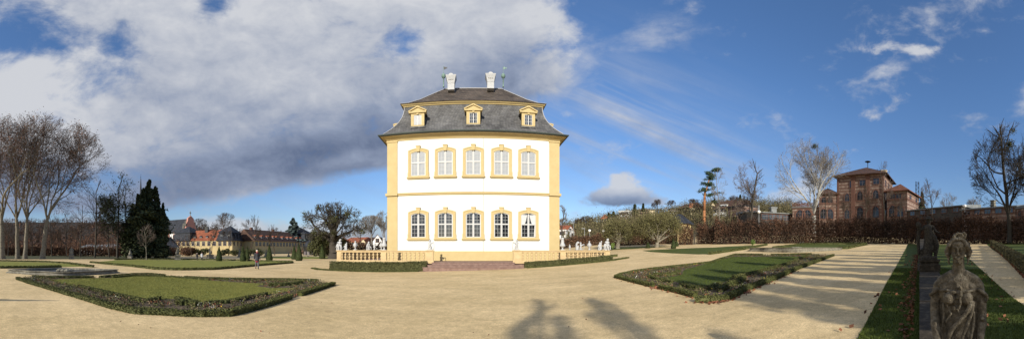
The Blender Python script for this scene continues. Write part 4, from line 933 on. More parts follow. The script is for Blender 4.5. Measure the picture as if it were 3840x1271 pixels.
put_copy(T1,300,74,965,'bare tree close to the right of the curved plane trunk',.72,1.2,gL)
put_copy(T1,250,78,963,'small thin bare tree behind the kneeling garden statue',.62,2.4,gL)
put_copy(T1,410,72,966,'bare tree just left of the dark mistletoe tree',.8,3.1,gL)
put_copy(T1,195,80,963,'dim bare tree right behind the curved plane trunk',.66,4.1,gL)
put_copy(T1,120,85,962,'dim bare tree seen between the plane trunks',.6,5.1,gL)
put_copy(T1,30,84,962,'dim bare tree behind the leaning plane trunk',.6,5.9,gL)
T2=put_bare(bare(22,17.5,.26,4.6,.85,maxn=4200,wob=.18,ht=.2),440,66,966,'dark knotty tree with mistletoe beside the big conifer',leafm=M['conifer'],leafn=3000,leafs=.13,seed=3,group=None,name='mistletoe_tree')
put_copy(T2,478,70,966,'dark crooked tree half merged with the big conifer',.92,2.0)
T3=put_bare(bare(23,5.2,.07,1.6,.6,maxn=1200,lv=4),549,52,966,'young tree with pale stem in front of the big conifer','bark_plane','twig_plane')
gC='bare trees along the yellow range'
T4=put_bare(bare(24,9,.12,2.3,.5,maxn=1800,lv=4),795,88,956,'bare sapling before the lit yellow wall',group=gC,bm_='bark_brown')
put_copy(T4,940,92,957,'thin bare tree before the dark red roof, left half',1.35,1.3,gC)
put_copy(T4,857,90,957,'bare young tree beside the mid pavilion corner',.9,2.3,gC)
put_copy(T4,1030,96,957,'thin bare tree before the middle of the long dark range',1.05,4.3,gC)
put_copy(T4,718,84,958,'thin bare sapling near the two distant walkers',.7,4.9,gC)
T5=put_bare(bare(25,12,.3,6.0,.8,maxn=5000,minr=.03),700,190,905,'round bare crown far behind the orange roof, left of its chimney','bark_brown','bark_brown')
T5.location.z=zz(905,190); 
put_copy(T5,750,200,900,'round bare crown behind the orange roof, beside the chimney',1.1,1.7)
put_copy(T5,845,185,905,'round bare crown behind the mid pavilion',1.35,2.7)
# old gnarled tree left of the terrace
x,y=pa(1252,60); sk=Sk(31,(0,0,6.3,6.4,4.4),6500); sk.seg(Vector((0,0,-.5)),Vector((.1,0,1)),1.5,1.05,0); sk.seg(Vector((.1,0,1)),Vector((-.3,0,3)),1.05,.75,0)
sk.hold=True
for j in range(6):
    a=2*PI*j/6+.4; th=.35+.5*sk.r.random(); sk.grow(Vector((-.3,0,2.8)),Vector((math.cos(a)*math.sin(th),math.sin(a)*math.sin(th),math.cos(th))),.46,5.4,1,5,.85,.01,.26,3.9,.15,.035)
sk.run()
rng=np.random.default_rng(5); ex=[]
ce=sk.arr(lambda l:l in(2,3))[1]; pick=ce[rng.integers(0,len(ce),16)]
for c in pick: ex.append(leaves(c+rng.normal(size=(130,3))*.28,.09,rng))
OLD=make_tree('old_tree',sk,M['bark'],M['bark'],3,'gnarled old tree with mistletoe balls left of the terrace','tree',(x,y,-.1),leafm=M['mistletoe'],leafn=500,leafs=.10,seed=6,extra=ex)
# big conifer and spruce
def conifer(name,X,d,ybase,ytop,w,m,label,seed,n=9000,size=.28,shape='cone',trunkm='bark',low=.08,cat_='tree',tiers=26,gap=.0,droop=-.12,group=None):
    x,y=pa(X,d); z0=zz(ybase,d); H=zz(ytop,d)-z0; rw=w/2/F*d; rng=np.random.default_rng(seed); t=empty(name,(x,y,z0),0,label,cat_,group)
    mb=MB(); mb.lathe([(rw*.09+.1,-.3),(rw*.06+.05,H*.5),(.03,H)],8); mb.obj('trunk',M[trunkm],t,smooth=True)
    P=[]; br0=[];br1=[]
    for k in range(tiers):
        f=low+(1-low)*(k+.5)/tiers; 
        R_=rw*(1-f)**.8 if shape=='cone' else rw*(min(1,(1.05-f)*1.9))*(.75+.25*math.sin(f*9+seed))
        nb=max(5,int(9*(1-f))+4)
        for b in range(nb):
            a=rng.random()*2*PI; L=R_*((.72+.4*rng.random()) if shape=='cone' else (.45+.75*rng.random()*(.7+.5*math.sin(a*2+f*11+seed)))); h=H*f+rng.normal()*H*.01; mcount=max(6,int(n/(tiers*nb)))
            tt=rng.random(mcount)**.6; sp=L*.16
            P.append(np.column_stack([math.cos(a)*tt*L+rng.normal(size=mcount)*sp,math.sin(a)*tt*L+rng.normal(size=mcount)*sp,h+tt*L*droop+tt*tt*L*.12+rng.normal(size=mcount)*H/tiers*.28]))
            br0.append((0,0,h)); br1.append((math.cos(a)*L*.9,math.sin(a)*L*.9,h+L*droop*.8))
    V,Q=leaves(np.concatenate(P),size,rng,flat=.4); V2,Q2=tubes(br0,br1,[.05]*len(br0),[.015]*len(br0),3); mi=[0]*len(Q)+[1]*len(Q2); V,Q=cat([(V,Q),(V2,Q2)])
    link('crown',npmesh('crown',V,Q,[M[m],M['bark']],mi),t); return t
conifer('big_conifer',558,64,966,683,165,'conifer','broad dark conifer, tallest of the dark group left',41,n=26000,size=.26,shape='broad',tiers=30,low=.04)
conifer('big_conifer',520,68,966,735,130,'conifer','dark conifer left of and behind the tallest one',42,n=15000,size=.26,shape='broad',tiers=24,low=.04)
conifer('big_conifer',592,66,966,742,118,'conifer','ragged dark conifer right of the tallest one',47,n=13000,size=.24,shape='broad',tiers=22,low=.04)
conifer('big_conifer',498,70,966,772,120,'conifer','lower dark conifer at the left end of the group',48,n=12000,size=.24,shape='broad',tiers=20,low=.04)
conifer('big_conifer',536,63,966,712,84,'conifer','dark conifer just left of the tallest one',49,n=12000,size=.24,shape='broad',tiers=26,low=.04)
conifer('big_conifer',583,65,966,706,88,'conifer','dark conifer just right of the tallest one',50,n=12000,size=.24,shape='broad',tiers=26,low=.04)
conifer('spruce_tree',611,62,966,766,58,'conifer','narrow pointed spruce at the right of the dark group',43,n=9000,size=.18,tiers=26,low=.02)
conifer('cedar_tree',1098,150,925,822,78,'cedar','blue green cedar behind the long dark range',44,n=7000,size=.5,shape='broad',tiers=14,low=.1)
conifer('dark_spruce',3458,110,830,722,36,'conifer','small dark spruce behind the lattice mast',45,n=1800,size=.35,tiers=14)
# bush beside the old tree
def bush(name,X,d,Y,wpx,hpx,m,label,seed,n=3000,size=.12,cat_='bush',group=None):
    x,y=pa(X,d); z0=zz(Y,d); rng=np.random.default_rng(seed); rw=wpx/2/F*d; H=hpx/F*d; k=9; cs=np.column_stack([rng.normal(size=k)*rw*.45,rng.normal(size=k)*rw*.45,H*(.25+.5*rng.random(k))]); idx=rng.integers(0,k,n)
    dv=rng.normal(size=(n,3)); dv/=np.linalg.norm(dv,axis=1)[:,None]; P_=cs[idx]+dv*np.array([rw*.5,rw*.5,H*.3])*(.5+.5*rng.random((n,1))**.5); P_=P_[P_[:,2]>0]
    parts=[leaves(P_,size,rng)]; st=rng.normal(size=(60,2))*rw*.3; parts.append(tubes(np.column_stack([st*.3,np.zeros(60)-.1]),np.column_stack([st*1.8,H*rng.uniform(.5,1,60)]),[.03]*60,[.01]*60,3))
    V,Q=cat(parts); return tag(link(name,npmesh(name,V,Q,M[m]),None,(x,y,z0)),label,cat_,group)
bush('dry_bush',1218,62,960,110,100,'mistletoe','big brownish green bush at the foot of the old tree',51,6000,.13)
bush('dry_bush',1265,64,962,110,70,'beech2','reddish dry bush right below the old tree',52,4000,.12)
gB='brown bushes before the yellow range'
bush('brown_bush',705,88,958,70,32,'beech2','reddish brown bush before the left yellow wall',53,2500,.14,group=gB)
for i,(X,w,h,lb) in enumerate(((755,50,26,'dark bush behind the two distant walkers'),(835,40,24,'dark bush at the foot of the mid pavilion, left side'),(880,50,22,'dark bush below the mid pavilion corner'),(925,50,24,'dark bush right of the mid pavilion corner'),(975,44,26,'round dark bush below the start of the long range'))): bush('dark_bush',X,89,957,w,h,'boxdark',lb,54+i,1500,.14,group='dark bushes along the range')
# ---- tall trees to the right
def big_bare(name,X,d,Yb,Ytop,wpx,r,seed,label,bm_,tm,maxn=12000,split=2,spread=.62,minr=.02,ht=.3,lean=0,up=.04,wob=.16,lv=5,kids=4.6,**k):
    x,y=pa(X,d); z0=zz(Yb,d); H=zz(Ytop,d)-z0; sk=Sk(seed,(lean,0,H*.62,wpx/2/F*d,H*.42),maxn); sk.seg(Vector((0,0,-.5)),Vector((0,0,.5)),r*1.3,r,0); sk.grow(Vector((0,0,.4)),Vector((lean/H*.5,0,1)).normalized(),r,H*.84,0,lv,spread,up,wob,kids,ht*.8,minr)
    return make_tree(name,sk,M[bm_],M[tm],split,label,'tree',(x,y,z0),**k)
# white plane: several pale limbs
x,y=pa(3052,70); z0=zz(880,70); H=zz(522,70)-z0; sk=Sk(61,(0,0,H*.62,8.6,H*.40),14000); rr=.5; p=Vector((0,0,-.5)); sk.seg(p,Vector((0,0,H*.2)),.55,.45,0); p=Vector((0,0,H*.2)); sk.hold=True
for j in range(6):
    a=2*PI*j/6+.3; th=.22+.35*sk.r.random(); sk.grow(p+Vector((0,0,sk.r.random()*1.5)),Vector((math.cos(a)*math.sin(th),math.sin(a)*math.sin(th),math.cos(th))),.25,H*.42,1,5,.62,.03,.12,4.4,.2,.02)
sk.run()
exr=np.random.default_rng(9); make_tree('pale_plane_tree',sk,M['bark_white'],M['twig_pale'],3,'spreading bare plane with whitish limbs left of the red station','tree',(x,y,z0),extra=leaves(np.array([0.4,0,H*.93])+exr.normal(size=(260,3))*.3,.09,exr))
big_bare('bare_tree',2811,62,905,612,135,.30,62,'dark bare lime tree standing behind the hedge, left of the pale plane','bark','twig_plane',maxn=7000,spread=.7,wob=.2)
exr=np.random.default_rng(10); c0=np.array([[-.6,0,13.2],[2.2,-.5,16.2]]); 
big_bare('dark_tree',3786,44,897,485,300,.34,63,'tall dark bare tree with mistletoe at the right border','bark','bark',maxn=14000,spread=.62,ht=.22,extra=[leaves(c0[0]+exr.normal(size=(500,3))*.30,.07,exr),leaves(c0[1]+exr.normal(size=(260,3))*.24,.06,exr)])
big_bare('dark_tree',3880,42,900,560,200,.3,64,'second dark bare tree entering from the right border','bark','bark',maxn=8000,spread=.6)
g1='bare trees near the station'
big_bare('bare_tree',3318,72,860,610,70,.12,65,'slim bare tree in front of the right corner of the station tower','bark','twig_plane',maxn=2600,group=g1,minr=.015)
big_bare('bare_tree',3495,66,860,664,88,.14,66,'bare tree between station wing and lattice mast','bark','twig_plane',maxn=3000,group=g1,minr=.015,ht=.4)
big_bare('bare_tree',3560,100,840,730,80,.14,67,'hazy small bare tree behind the grey metal roof','twig_pale','twig_pale',maxn=2500,group=g1)
big_bare('bare_tree',3655,105,830,742,70,.14,68,'hazy bare tree left of the ventilator chimney','twig_pale','twig_pale',maxn=2500,group=g1)
big_bare('bare_tree',3165,66,870,735,60,.10,69,'small bare tree before the middle of the station tower','bark','bark_brown',maxn=1800,group=g1,minr=.015)
big_bare('bare_tree',3248,68,865,700,80,.12,75,'bare tree veiling the lower windows of the station tower','bark','bark_brown',maxn=3000,group=g1,minr=.015)
big_bare('bare_tree',3105,66,868,690,80,.12,76,'bare tree between pale plane and station tower','bark','twig_plane',maxn=3000,group=g1,minr=.015)
big_bare('bare_tree',3375,64,865,716,70,.11,77,'bare tree before the orange roofed station wing','bark','bark_brown',maxn=2500,group=g1,minr=.015)
big_bare('bare_tree',2700,90,870,640,70,.16,73,'thin hazy bare tree beside the leaning pine','twig_pale','twig_pale',maxn=2500,ht=.4)
big_bare('bare_tree',2106,75,915,775,46,.2,70,'bare tree just right of the palace wall','bark','twig_pale',maxn=3500)
gR='bare trees left of the palace'
big_bare('bare_tree',1392,80,940,812,110,.2,71,'pale bare tree left of the palace, wide crown','twig_pale','twig_pale',maxn=6000,spread=.5,group=gR)
big_bare('bare_tree',1440,76,940,800,90,.18,72,'pale bare tree close to the left palace corner','twig_pale','twig_pale',maxn=6000,spread=.5,group=gR)
big_bare('bare_tree',1350,84,940,835,60,.16,74,'small bare tree behind the white urn, left of the palace','bark_brown','twig_pale',maxn=3000,spread=.6,group=gR)
# pollard trees with dense olive twigs
def pollard(X,d,Yb,Ytop,wpx,seed,label,leafn):
    x,y=pa(X,d); z0=zz(Yb,d); H=zz(Ytop,d)-z0; rw=wpx/2/F*d; sk=Sk(seed,(0,0,H*.60,rw,H*.42),14000); sk.seg(Vector((0,0,-.4)),Vector((.1,0,H*.17)),.38,.28,0); sk.hold=True
    for j in range(9):
        a=2*PI*j/9+sk.r.random()*.5; th=.3+.85*sk.r.random(); sk.grow(Vector((.1,0,H*.15)),Vector((math.cos(a)*math.sin(th),math.sin(a)*math.sin(th),math.cos(th))),.17,H*.42,1,5,.7,.03,.2,4.6,.12,.012)
    sk.run()
    return make_tree('pollard_tree',sk,M['bark_plane'],M['twig_olive'],2,label,'tree',(x,y,z0),group='olive pollard trees right of the palace',leafm=M['leaf_olive'],leafn=leafn,leafs=.055,seed=seed,jit=.3)
pollard(2316,47,929,812,165,81,'smaller olive pollard tree nearer the palace',9000)
pollard(2462,46,933,778,195,82,'larger olive pollard tree with the wider crown',15000)
# scots pine: orange trunk, tiers of needles
x,y=pa(2645,110); z0=zz(880,110); s_=110/F
PT=empty('scots_pine',(x,y,z0),0,'leaning pine with orange trunk and sparse needle tiers','tree')
ax=Vector((math.cos(az(2645)),-math.sin(az(2645)),0))
def pp(px,Y): v=ax*((px-2645)*s_); return (v.x,v.y,zz(Y,110)-z0)
mb=MB(); tr=[(2640,882,.55),(2641,790,.48),(2643,725,.38),(2652,700,.25),(2660,670,.18),(2668,645,.1)]
for (a,b,r),(c,d_,r2) in zip(tr[:-1],tr[1:]): mb.tube(pp(a,b),pp(c,d_),r,r2,8)
mb.obj('trunk',M['pinebark'],PT,smooth=True)
rng=np.random.default_rng(3); parts=[]
for X_,Y_,w_,h_,n_ in ((2642,712,34,9,900),(2668,728,36,8,700),(2655,688,30,8,600),(2658,693,20,10,400),(2664,650,26,14,900),(2688,637,22,9,700),(2660,668,22,12,500),(2676,660,12,12,250)):
    c=np.array(pp(X_,Y_)); k_=11; cc=rng.normal(size=(k_,3))*np.array([[w_*.34*s_,w_*.30*s_,h_*.42*s_]]); cc[:,2]+=cc[:,0]*.25
    o=cc[rng.integers(0,k_,n_)]+rng.normal(size=(n_,3))*np.array([[.42,.42,.20]]); parts.append(leaves(c+o,.15,rng))
    parts.append(tubes(np.repeat(np.array([pp(2650 if X_<2660 else 2662,Y_+6)]),k_,0),c+cc,[.07]*k_,[.02]*k_,3))
V,Q=cat(parts); link('crown',npmesh('crown',V,Q,M['pine']),PT)
# clipped yew cones
def cone_mesh(seed,h=2.4,r=.52):
    rng=np.random.default_rng(seed); mb=MB(); pr=[(r*.80,0),(r*.97,h*.10),(r,h*.16)]+[(r*(1-f)**.9*1.0,h*(.16+.84*f)) for f in np.linspace(.06,.97,14)]+[(.0,h)]
    mb.lathe([(a*.94,b*.985) for a,b in pr],20,cap=False); V=np.array([tuple(v) for v in mb.v]); 
    Q=np.array([f for f in mb.f]); n=5200; f=rng.random(n)**1.35; zz_=f*h; rr=np.interp(zz_,[p[1] for p in pr],[p[0] for p in pr]); a=rng.random(n)*2*PI
    v2,q2=leaves(np.column_stack([np.cos(a)*rr,np.sin(a)*rr,zz_]),.032,rng); V,Q=cat([(V,Q),(v2,q2)]); return npmesh('yew_cone',V,Q,M['yew'])
CM=cone_mesh(1)
cones=[(821.5,979,922,24,'yew cone before the lit yellow wall'),(911,980,920,24,'yew cone left of the walking woman, the nearer of two'),(927.5,973,923,20,'yew cone left of the walking woman, the farther of two'),(1010,979,915,25,'yew cone just right of the walking woman'),(1103,973,918,22,'slim yew cone half hidden behind the stout one'),(1121,978,912,27,'stout yew cone before the domed gazebo'),(1208,971,913,23,'lone yew cone left of the terrace hedge'),
 (2430,931,906,19,'small dark yew dome beneath the olive trees'),(2525.5,932.6,892,20,'yew cone with blunt tip right of the olive trees'),(2537,924,896,16,'yew cone standing behind the blunt one')]
for X,yb,yt,w,lb in cones:
    g=gp(X,yb); d=math.hypot(g[0],g[1]); h=(yb-yt)/F*d; o=link('yew_cone',CM,None,(g[0],g[1],g[2]-.02),random.Random(X).random()*6); o.scale=((w/F*d)/1.04,(w/F*d)/1.04,h/2.4); tag(o,lb,'topiary','clipped yew cones in the garden')
# beech hedges at the back of the garden (zflat None = follows ground)
def hline(Xs,ds): return [pa(a,b) for a,b in zip(Xs,ds)]
def bhedge(Xs,ds,ytop,label,seed,m='beech',w=1.6,leaf=.075,dens=185):
    pts=hline(Xs,ds); xm,ym=pts[len(pts)//2]; dm_=ds[len(ds)//2]; h=(zz(ytop,dm_)-hf(xm,ym))*.94; hedge('beech_hedge',pts,w,h,M[m],label,seed=seed,leaf=leaf,dens=dens,core=False,stems=True,group='bare brown beech hedges'); return h
bhedge((2285,2400,2540),(56,56,56),866,'low reddish beech hedge behind the olive pollard trees',301,'beech2')
bhedge((2545,2598),(51,51),851,'short beech hedge left of the garden gate gap',302,'beech2')
bhedge((2616,2680),(52,51),845,'beech hedge just right of the garden gate',303)
bhedge((2680,2800,2900),(50,50,50),826,'tall beech hedge before the brown roofed house',304)
bhedge((2900,3000,3140),(50,50,50),817,'tall beech hedge before the pale plane tree',305)
bhedge((3140,3260,3400),(50,49,48),816,'tall dark beech hedge before the station tower',306)
bhedge((3400,3520,3640),(48,47,46),812,'dark beech hedge behind the two wall statues',307)
bhedge((3640,3760,3900),(46,45,44),812,'dark beech hedge running out of view at the right',308)
bhedge((-60,100,250),(92,90,88),925,'brown hedge behind the plane trees at the left',309,'beech2',leaf=.13,dens=60)
bhedge((250,400,520),(86,84,82),928,'brown hedge behind the kneeling statue',310,'beech2',leaf=.13,dens=60)
bhedge((520,600,660),(80,82,84),928,'dark brown hedge below the conifers',311,'beech',leaf=.13,dens=60)
bhedge((1290,1370,1455),(72,74,76),912,'brown hedge behind the urns, left of the palace',312,'beech2',leaf=.12,dens=70)
bhedge((2095,2180,2285),(66,64,62),884,'brown hedge behind the urns, right of the palace',313,'beech2',leaf=.11,dens=80)
bush('reed_clump',2297,44,928,14,16,'reed','bright green reed clump beside the right terrace corner',320,400,.1,'plant')
bush('reed_clump',2823,45,917,12,18,'reed','pale green clump at the foot of the tall hedge',321,400,.1,'plant')
# low thin hedge at far right
hedge('low_hedge',[pa(3720,40),pa(3745,30),pa(3790,20),pa(3850,13.5),pa(3920,10)],.5,.62,M['twig_olive'],'low thin beige hedge beside the slanting path',leaf=.03,dens=600,core=False,seed=322,stems=False)
scatter('fallen_leaves',[(lambda t:(np.interp(t,[0,1,2,3,4],[pa(a,b)[0] for a,b in ((3715,38),(3740,28),(3783,19),(3838,12.5),(3910,9.5))]),np.interp(t,[0,1,2,3,4],[pa(a,b)[1] for a,b in ((3715,38),(3740,28),(3783,19),(3838,12.5),(3910,9.5))])))(t) for t in np.linspace(0,4,500)],.07,M['leaf_litter'],'red leaves along the foot of the thin beige hedge',323,.05)
# hill woods (a mass nobody could count)
def woods(name,a0,a1,dr,zfn,n,size,m,label,seed,hh):
    rng=np.random.default_rng(seed); nc=n//55; a=rng.uniform(a0,a1,nc); d=rng.uniform(dr[0],dr[1],nc); z=np.array([zfn(p,q) for p,q in zip(a,d)])
    x=np.sin(a)*d; y=np.cos(a)*d; s=(.55+.9*rng.random(nc)); P_=[];i=np.repeat(np.arange(nc),55); o=rng.normal(size=(len(i),3)); 
    P_=np.column_stack([x[i],y[i],z[i]])+o*np.array([hh*.30,hh*.30,hh*.26])*s[i][:,None]+np.array([0,0,hh*.42])*s[i][:,None]*np.array([[0,0,1]])
    sc=(d[i]/160)
    V,Q=leaves(P_,size,rng); V2,Q2=tubes(np.column_stack([x,y,z-1]),np.column_stack([x+rng.normal(size=nc)*.6,y,z+hh*s*.95]),[.16]*nc,[.04]*nc,3)
    V3=None; V,Q=cat([(V,Q),(V2,Q2)]); tag(link(name,npmesh(name,V,Q,m)),label,None,None,'stuff')
def hz_(a,d): pr=hprof(a); return float(np.interp(d,[p[0] for p in pr],[p[1] for p in pr]))
def lz_(a,d): pr=lprof(a); return float(np.interp(d,[p[0] for p in pr],[p[1] for p in pr]))
woods('woods',az(2105),az(2980),(95,300),hz_,60000,.27,M['wood'],'bare olive and brown woods on the slope',1,6.5)
woods('woods',az(2105),az(2900),(72,100),hz_,16000,.12,M['wood'],'brush behind the garden hedges',2,4.0)
woods('woods',az(2980),az(3900),(130,300),hz_,22000,.34,M['wood_brown'],'woods behind the railway station',3,6)
woods('woods',az(-80),az(1300),(200,600),lz_,52000,.55,M['wood_brown'],'dark woods covering the far hill at the left',7,8)
woods('woods',az(-80),az(700),(100,175),lambda a,d:-1.5,34000,.20,M['wood_brown'],'reddish brown woods beyond the plane trees',4,8)
woods('woods',az(1100),az(1470),(110,200),lambda a,d:-1.5,7000,.22,M['wood_brown'],'brown trees far beyond the terrace',5,4.5)
gS='bare trees on the skyline of the slope'
T6=big_bare('bare_tree',2465,190,800,750,46,.25,91,'dark bare tree beside the cream villa on the hill','bark','bark_brown',maxn=2500,split=1,group=gS,minr=.05)
put_copy(T6,2518,200,790,'round bare tree right of the cream villa',.8,1,gS); put_copy(T6,2600,180,800,'bare tree left of the orange pine trunk',1.0,2,gS); put_copy(T6,2620,150,850,'bare tree before the orange pine trunk',1.3,3,gS)
put_copy(T6,2752,170,800,'bare tree behind the brown roofed house',1.1,4,gS); put_copy(T6,2200,170,880,'bare tree in the brush right of the gabled house',1.2,5,gS); put_copy(T6,2170,180,880,'bare tree behind the gabled white house',1.1,.5,gS)
for X,d,yb,yt,w,lb,sd in ((2380,200,812,768,30,'dark conifer left of the cream villa',401),(2412,205,795,765,14,'small spire-like conifer above the cream villa',402),(2282,190,835,800,24,'dark conifer right of the red hill roof',403),(2300,190,835,795,26,'dark round conifer between red roof and white house',404),(2680,215,770,745,24,'dark umbrella pine above the brown roof',405),(2776,215,775,732,18,'dark conifer above the brown roof, right end',406)): conifer('hill_conifer',X,d,yb,yt,w,'conifer',lb,sd,n=900,size=.5,tiers=9,group='dark conifers on the hill',shape='broad' if w>20 else 'cone')
# trees behind the viewer, which throw the shade on the right
gV='evergreens behind the viewer'
for i,(x,y,H,h1,rw,dn) in enumerate(((-1.55,-20.8,12.5,10.4,.26,.5),(-1.95,-21,11.4,10.0,.24,.45),(-1.1,-21.2,11.7,10.2,.28,.45),(.10,-20.8,12.4,11.4,.22,.45),(-.1,-20.6,11.7,10.8,.16,.4),(.35,-20.6,11.6,10.3,.22,.4),(1.45,-20.8,10.3,8.8,.36,.40),
  (4.3,-19.5,12.6,8.9,.70,1.4),(5.9,-20,13.4,8.6,.72,1.4),(7.7,-21,14.2,7.6,.80,1.4),(9.7,-19,12.0,6.4,.85,1.5),(11.6,-21,15.4,7.0,.8,1.5),(13.6,-19,12.2,6.0,.95,1.5),(15.8,-20,15.2,6.5,.9,1.5),(18.0,-19,12.4,6,.9,1.4),(20.3,-20,15.0,6,.9,1.4),(22.8,-19,12.5,6,1.0,1.3),(25.6,-20,14.5,6,1.1,1.2),(29,-20,13,6,1.3,1.2),(3.0,-9,4.5,2.6,.5,1.2),(4.5,-9.3,4.9,2.6,.6,1.2),(6.2,-9,5.6,2.8,.7,1.2),(8.2,-9,6.6,3.4,.8,1.2),(10.4,-9.5,6.4,3.4,.8,1.2),(13.2,-9,6.8,3.4,1.0,1.2),(16.5,-9,6.5,3.4,1.0,1.2),(35,-20,14,6,1.6,1.2))):
    t=empty('evergreen_tree',(x,y,hf(x,y)),0,'tall evergreen behind the garden wall','tree',gV); rng=np.random.default_rng(500+i); n=int(2600*rw*(H-h1)/10*dn)
    MB().lathe([(.16 if H>8 else .07,-.3),(.04,H)],6).obj('trunk',M['bark'],t)
    k=int((H-h1)*2.2)+2; P_=[]
    for b in range(k*5):
        f=b/(k*5); a=rng.random()*2*PI; L=rw*(1-f**2)**.6*(.5+.8*rng.random()); m_=max(4,int(n/(k*5))); tt=rng.random(m_)
        P_.append(np.column_stack([math.cos(a)*tt*L,math.sin(a)*tt*L,np.full(m_,h1+f*(H-h1))-tt*L*.25])+rng.normal(size=(m_,3))*.13)
    V,Q=leaves(np.concatenate(P_),.15 if x>2 else .11,rng); link('crown',npmesh('crown',V,Q,M['conifer']),t)
o=link('yew_cone',CM,None,(-11.3,-6.6,-.2)); o.scale=(1.1,1.1,1.35); tag(o,'yew cone left of the viewer that throws the long shadow','topiary','clipped yew cones in the garden')
# ================================================================ BUILDINGS FAR BEHIND
def house(name,label,cat_,PL,PR,depth,zb,ze,zr,wall,roof,style='gable',rows=(),over=.4,cornice=None,group=None,winm='ywin',axis_='x',archm='redtrim',side=(),inset=None,maxpair=False):
    """PL, PR: ground points of the facade's ends; rows=(z0,z1,n,width,arched[,x0f,x1f])"""
    ux=Vector((PR[0]-PL[0],PR[1]-PL[1])); Wd=ux.length; ux/=Wd; B=empty(name,(PL[0],PL[1],zb),math.atan2(ux.y,ux.x),label,cat_,group)
    h=ze-zb; r=zr-zb; MB().box(0,Wd,0,depth,-3,h).obj('wall',M[wall],B)
    mb=MB(); o=over
    if style=='gable':   # ridge along x
        mb.add([(-o,-o,h),(Wd+o,-o,h),(Wd+o,depth+o,h),(-o,depth+o,h),(-o,depth/2,r),(Wd+o,depth/2,r),(-o,-o,h-.15),(Wd+o,-o,h-.15),(Wd+o,depth+o,h-.15),(-o,depth+o,h-.15)],[(0,1,5,4),(2,3,4,5),(6,9,8,7),(0,6,7,1),(2,8,9,3),(0,4,3,9,6),(1,7,8,2,5)])
    elif style=='front': # gable end faces the viewer
        w2=MB(); w2.extr([(0.05,h-.01),(Wd-.05,h-.01),(Wd/2,r-.12)],.0,depth); w2.obj('gable',M[wall],B)
        mb.add([(-o,-o,h-.1),(Wd/2,-o,r),(Wd+o,-o,h-.1),(-o,depth+o,h-.1),(Wd/2,depth+o,r),(Wd+o,depth+o,h-.1),(-o,-o,h-.25),(Wd/2,-o,r-.18),(Wd+o,-o,h-.25),(-o,depth+o,h-.25),(Wd/2,depth+o,r-.18),(Wd+o,depth+o,h-.25)],[(0,1,4,3),(1,2,5,4),(6,9,10,7),(7,10,11,8),(0,6,7,1),(1,7,8,2),(3,4,10,9),(4,5,11,10),(0,3,9,6),(2,8,11,5)])
    elif style=='hip':
        i=min(Wd,depth)/2+o if inset is None else inset; mb.ring([(o,h-.22),(o+.05,h-.02),(o,h+.03)],0,Wd,0,depth); x0,x1=(-o+i),(Wd+o-i); y0,y1=(-o+i),(depth+o-i)
        mb.add([(-o,-o,h+.03),(Wd+o,-o,h+.03),(Wd+o,depth+o,h+.03),(-o,depth+o,h+.03),(x0,y0,r),(x1,y0,r),(x1,y1,r),(x0,y1,r)],[(0,1,5,4),(1,2,6,5),(2,3,7,6),(3,0,4,7),(4,5,6,7)])
    elif style=='flat': mb.ring([(-.01,h),(o,h),(o,r),(-.3,r)],0,Wd,0,depth,top=True)
    elif style=='shed': mb.add([(-o,-o,h),(Wd+o,-o,h),(Wd+o,depth+o,r),(-o,depth+o,r),(-o,-o,h-.25),(Wd+o,-o,h-.25),(Wd+o,depth+o,h-.25),(-o,depth+o,h-.25)],[(0,1,2,3),(4,7,6,5),(0,4,5,1),(1,5,6,2),(2,6,7,3),(3,7,4,0)])
    elif style=='mansard':
        k=o; mb.ring([(k+.3,h-.15),(k+.3,h),(k,h+.25),(-.5,h+(r-h)*.5),(-.1,h+(r-h)*.5+.02),(-.15,h+(r-h)*.54)],0,Wd,0,depth); y=(h+(r-h)*.54); mb.add([(.15,.15,y),(Wd-.15,.15,y),(Wd-.15,depth-.15,y),(.15,depth-.15,y),(Wd/2,depth/2,r)],[(0,1,4),(1,2,4),(2,3,4),(3,0,4)])
    mb.obj('roof',M[roof],B)
    def win(z0,z1,w,arched,x,flank=None):
        mb=MB(); m0=z0-zb;m1=z1-zb
        if arched: a=arch(w/2,m0,m1-w/2,m1,8); mb.strip(a,[(p*1.32,q+(.14*w if i not in(0,len(a)-1) else 0)) for i,(p,q) in enumerate(a)],-.10,.01)
        else: mb.strip([(-w/2,m0),(-w/2,m1),(w/2,m1),(w/2,m0)],[(-w/2-.14,m0),(-w/2-.14,m1+.14),(w/2+.14,m1+.14),(w/2+.14,m0)],-.08,.01); 
        mb.box(-w/2-.16,w/2+.16,-.14,.01,m0-.12,m0)
        f=mb.obj('window',M[archm if wall!='ywall' else 'ywin'],B)
        mb=MB(); mb.box(-.04,.04,-.05,.01,m0,m1-.05); mb.box(-w/2,w/2,-.05,.01,m0+(m1-m0)*.62,m0+(m1-m0)*.62+.07)
        mb.k=1; 
        if arched: mb.extr(arch(w/2-.01,m0,m1-w/2,m1-.01,8),-.02,.005)
        else: mb.box(-w/2,w/2,-.02,.005,m0,m1)
        mb.obj('pane',[M['ywin'],M['glass']],f); f.location=(x,-.01,0)
        if flank: f.location=(Wd+.01,x,0) if flank>0 else (-.01,x,0); f.rotation_euler=(0,0,flank*PI/2)
        return f
    def rowof(rw,L,flank=None):
        z0,z1,n,w,ar=rw[:5]; a,b=(rw[5],rw[6]) if len(rw)>5 else (0,1); f=None
        for i in range(n):
            x=L*(a+(b-a)*(i+.5)/n)
            if f is None: f=win(z0,z1,w,ar,x,flank)
            else: c=copy_tree(f,B); c.location=(Wd+.01,x,0) if flank==1 else ((-.01,x,0) if flank==-1 else (x,-.01,0))
    for rw in rows: rowof(rw,Wd)
    for rw in side: rowof(rw,depth,1)
    if cornice: 
        mb=MB(); [mb.ring([(.0,z-zb),(.16,z-zb+.06),(.16,z-zb+.3),(0,z-zb+.36)],0,Wd,0,depth) for z in cornice]; mb.obj('cornice',M[archm],B)
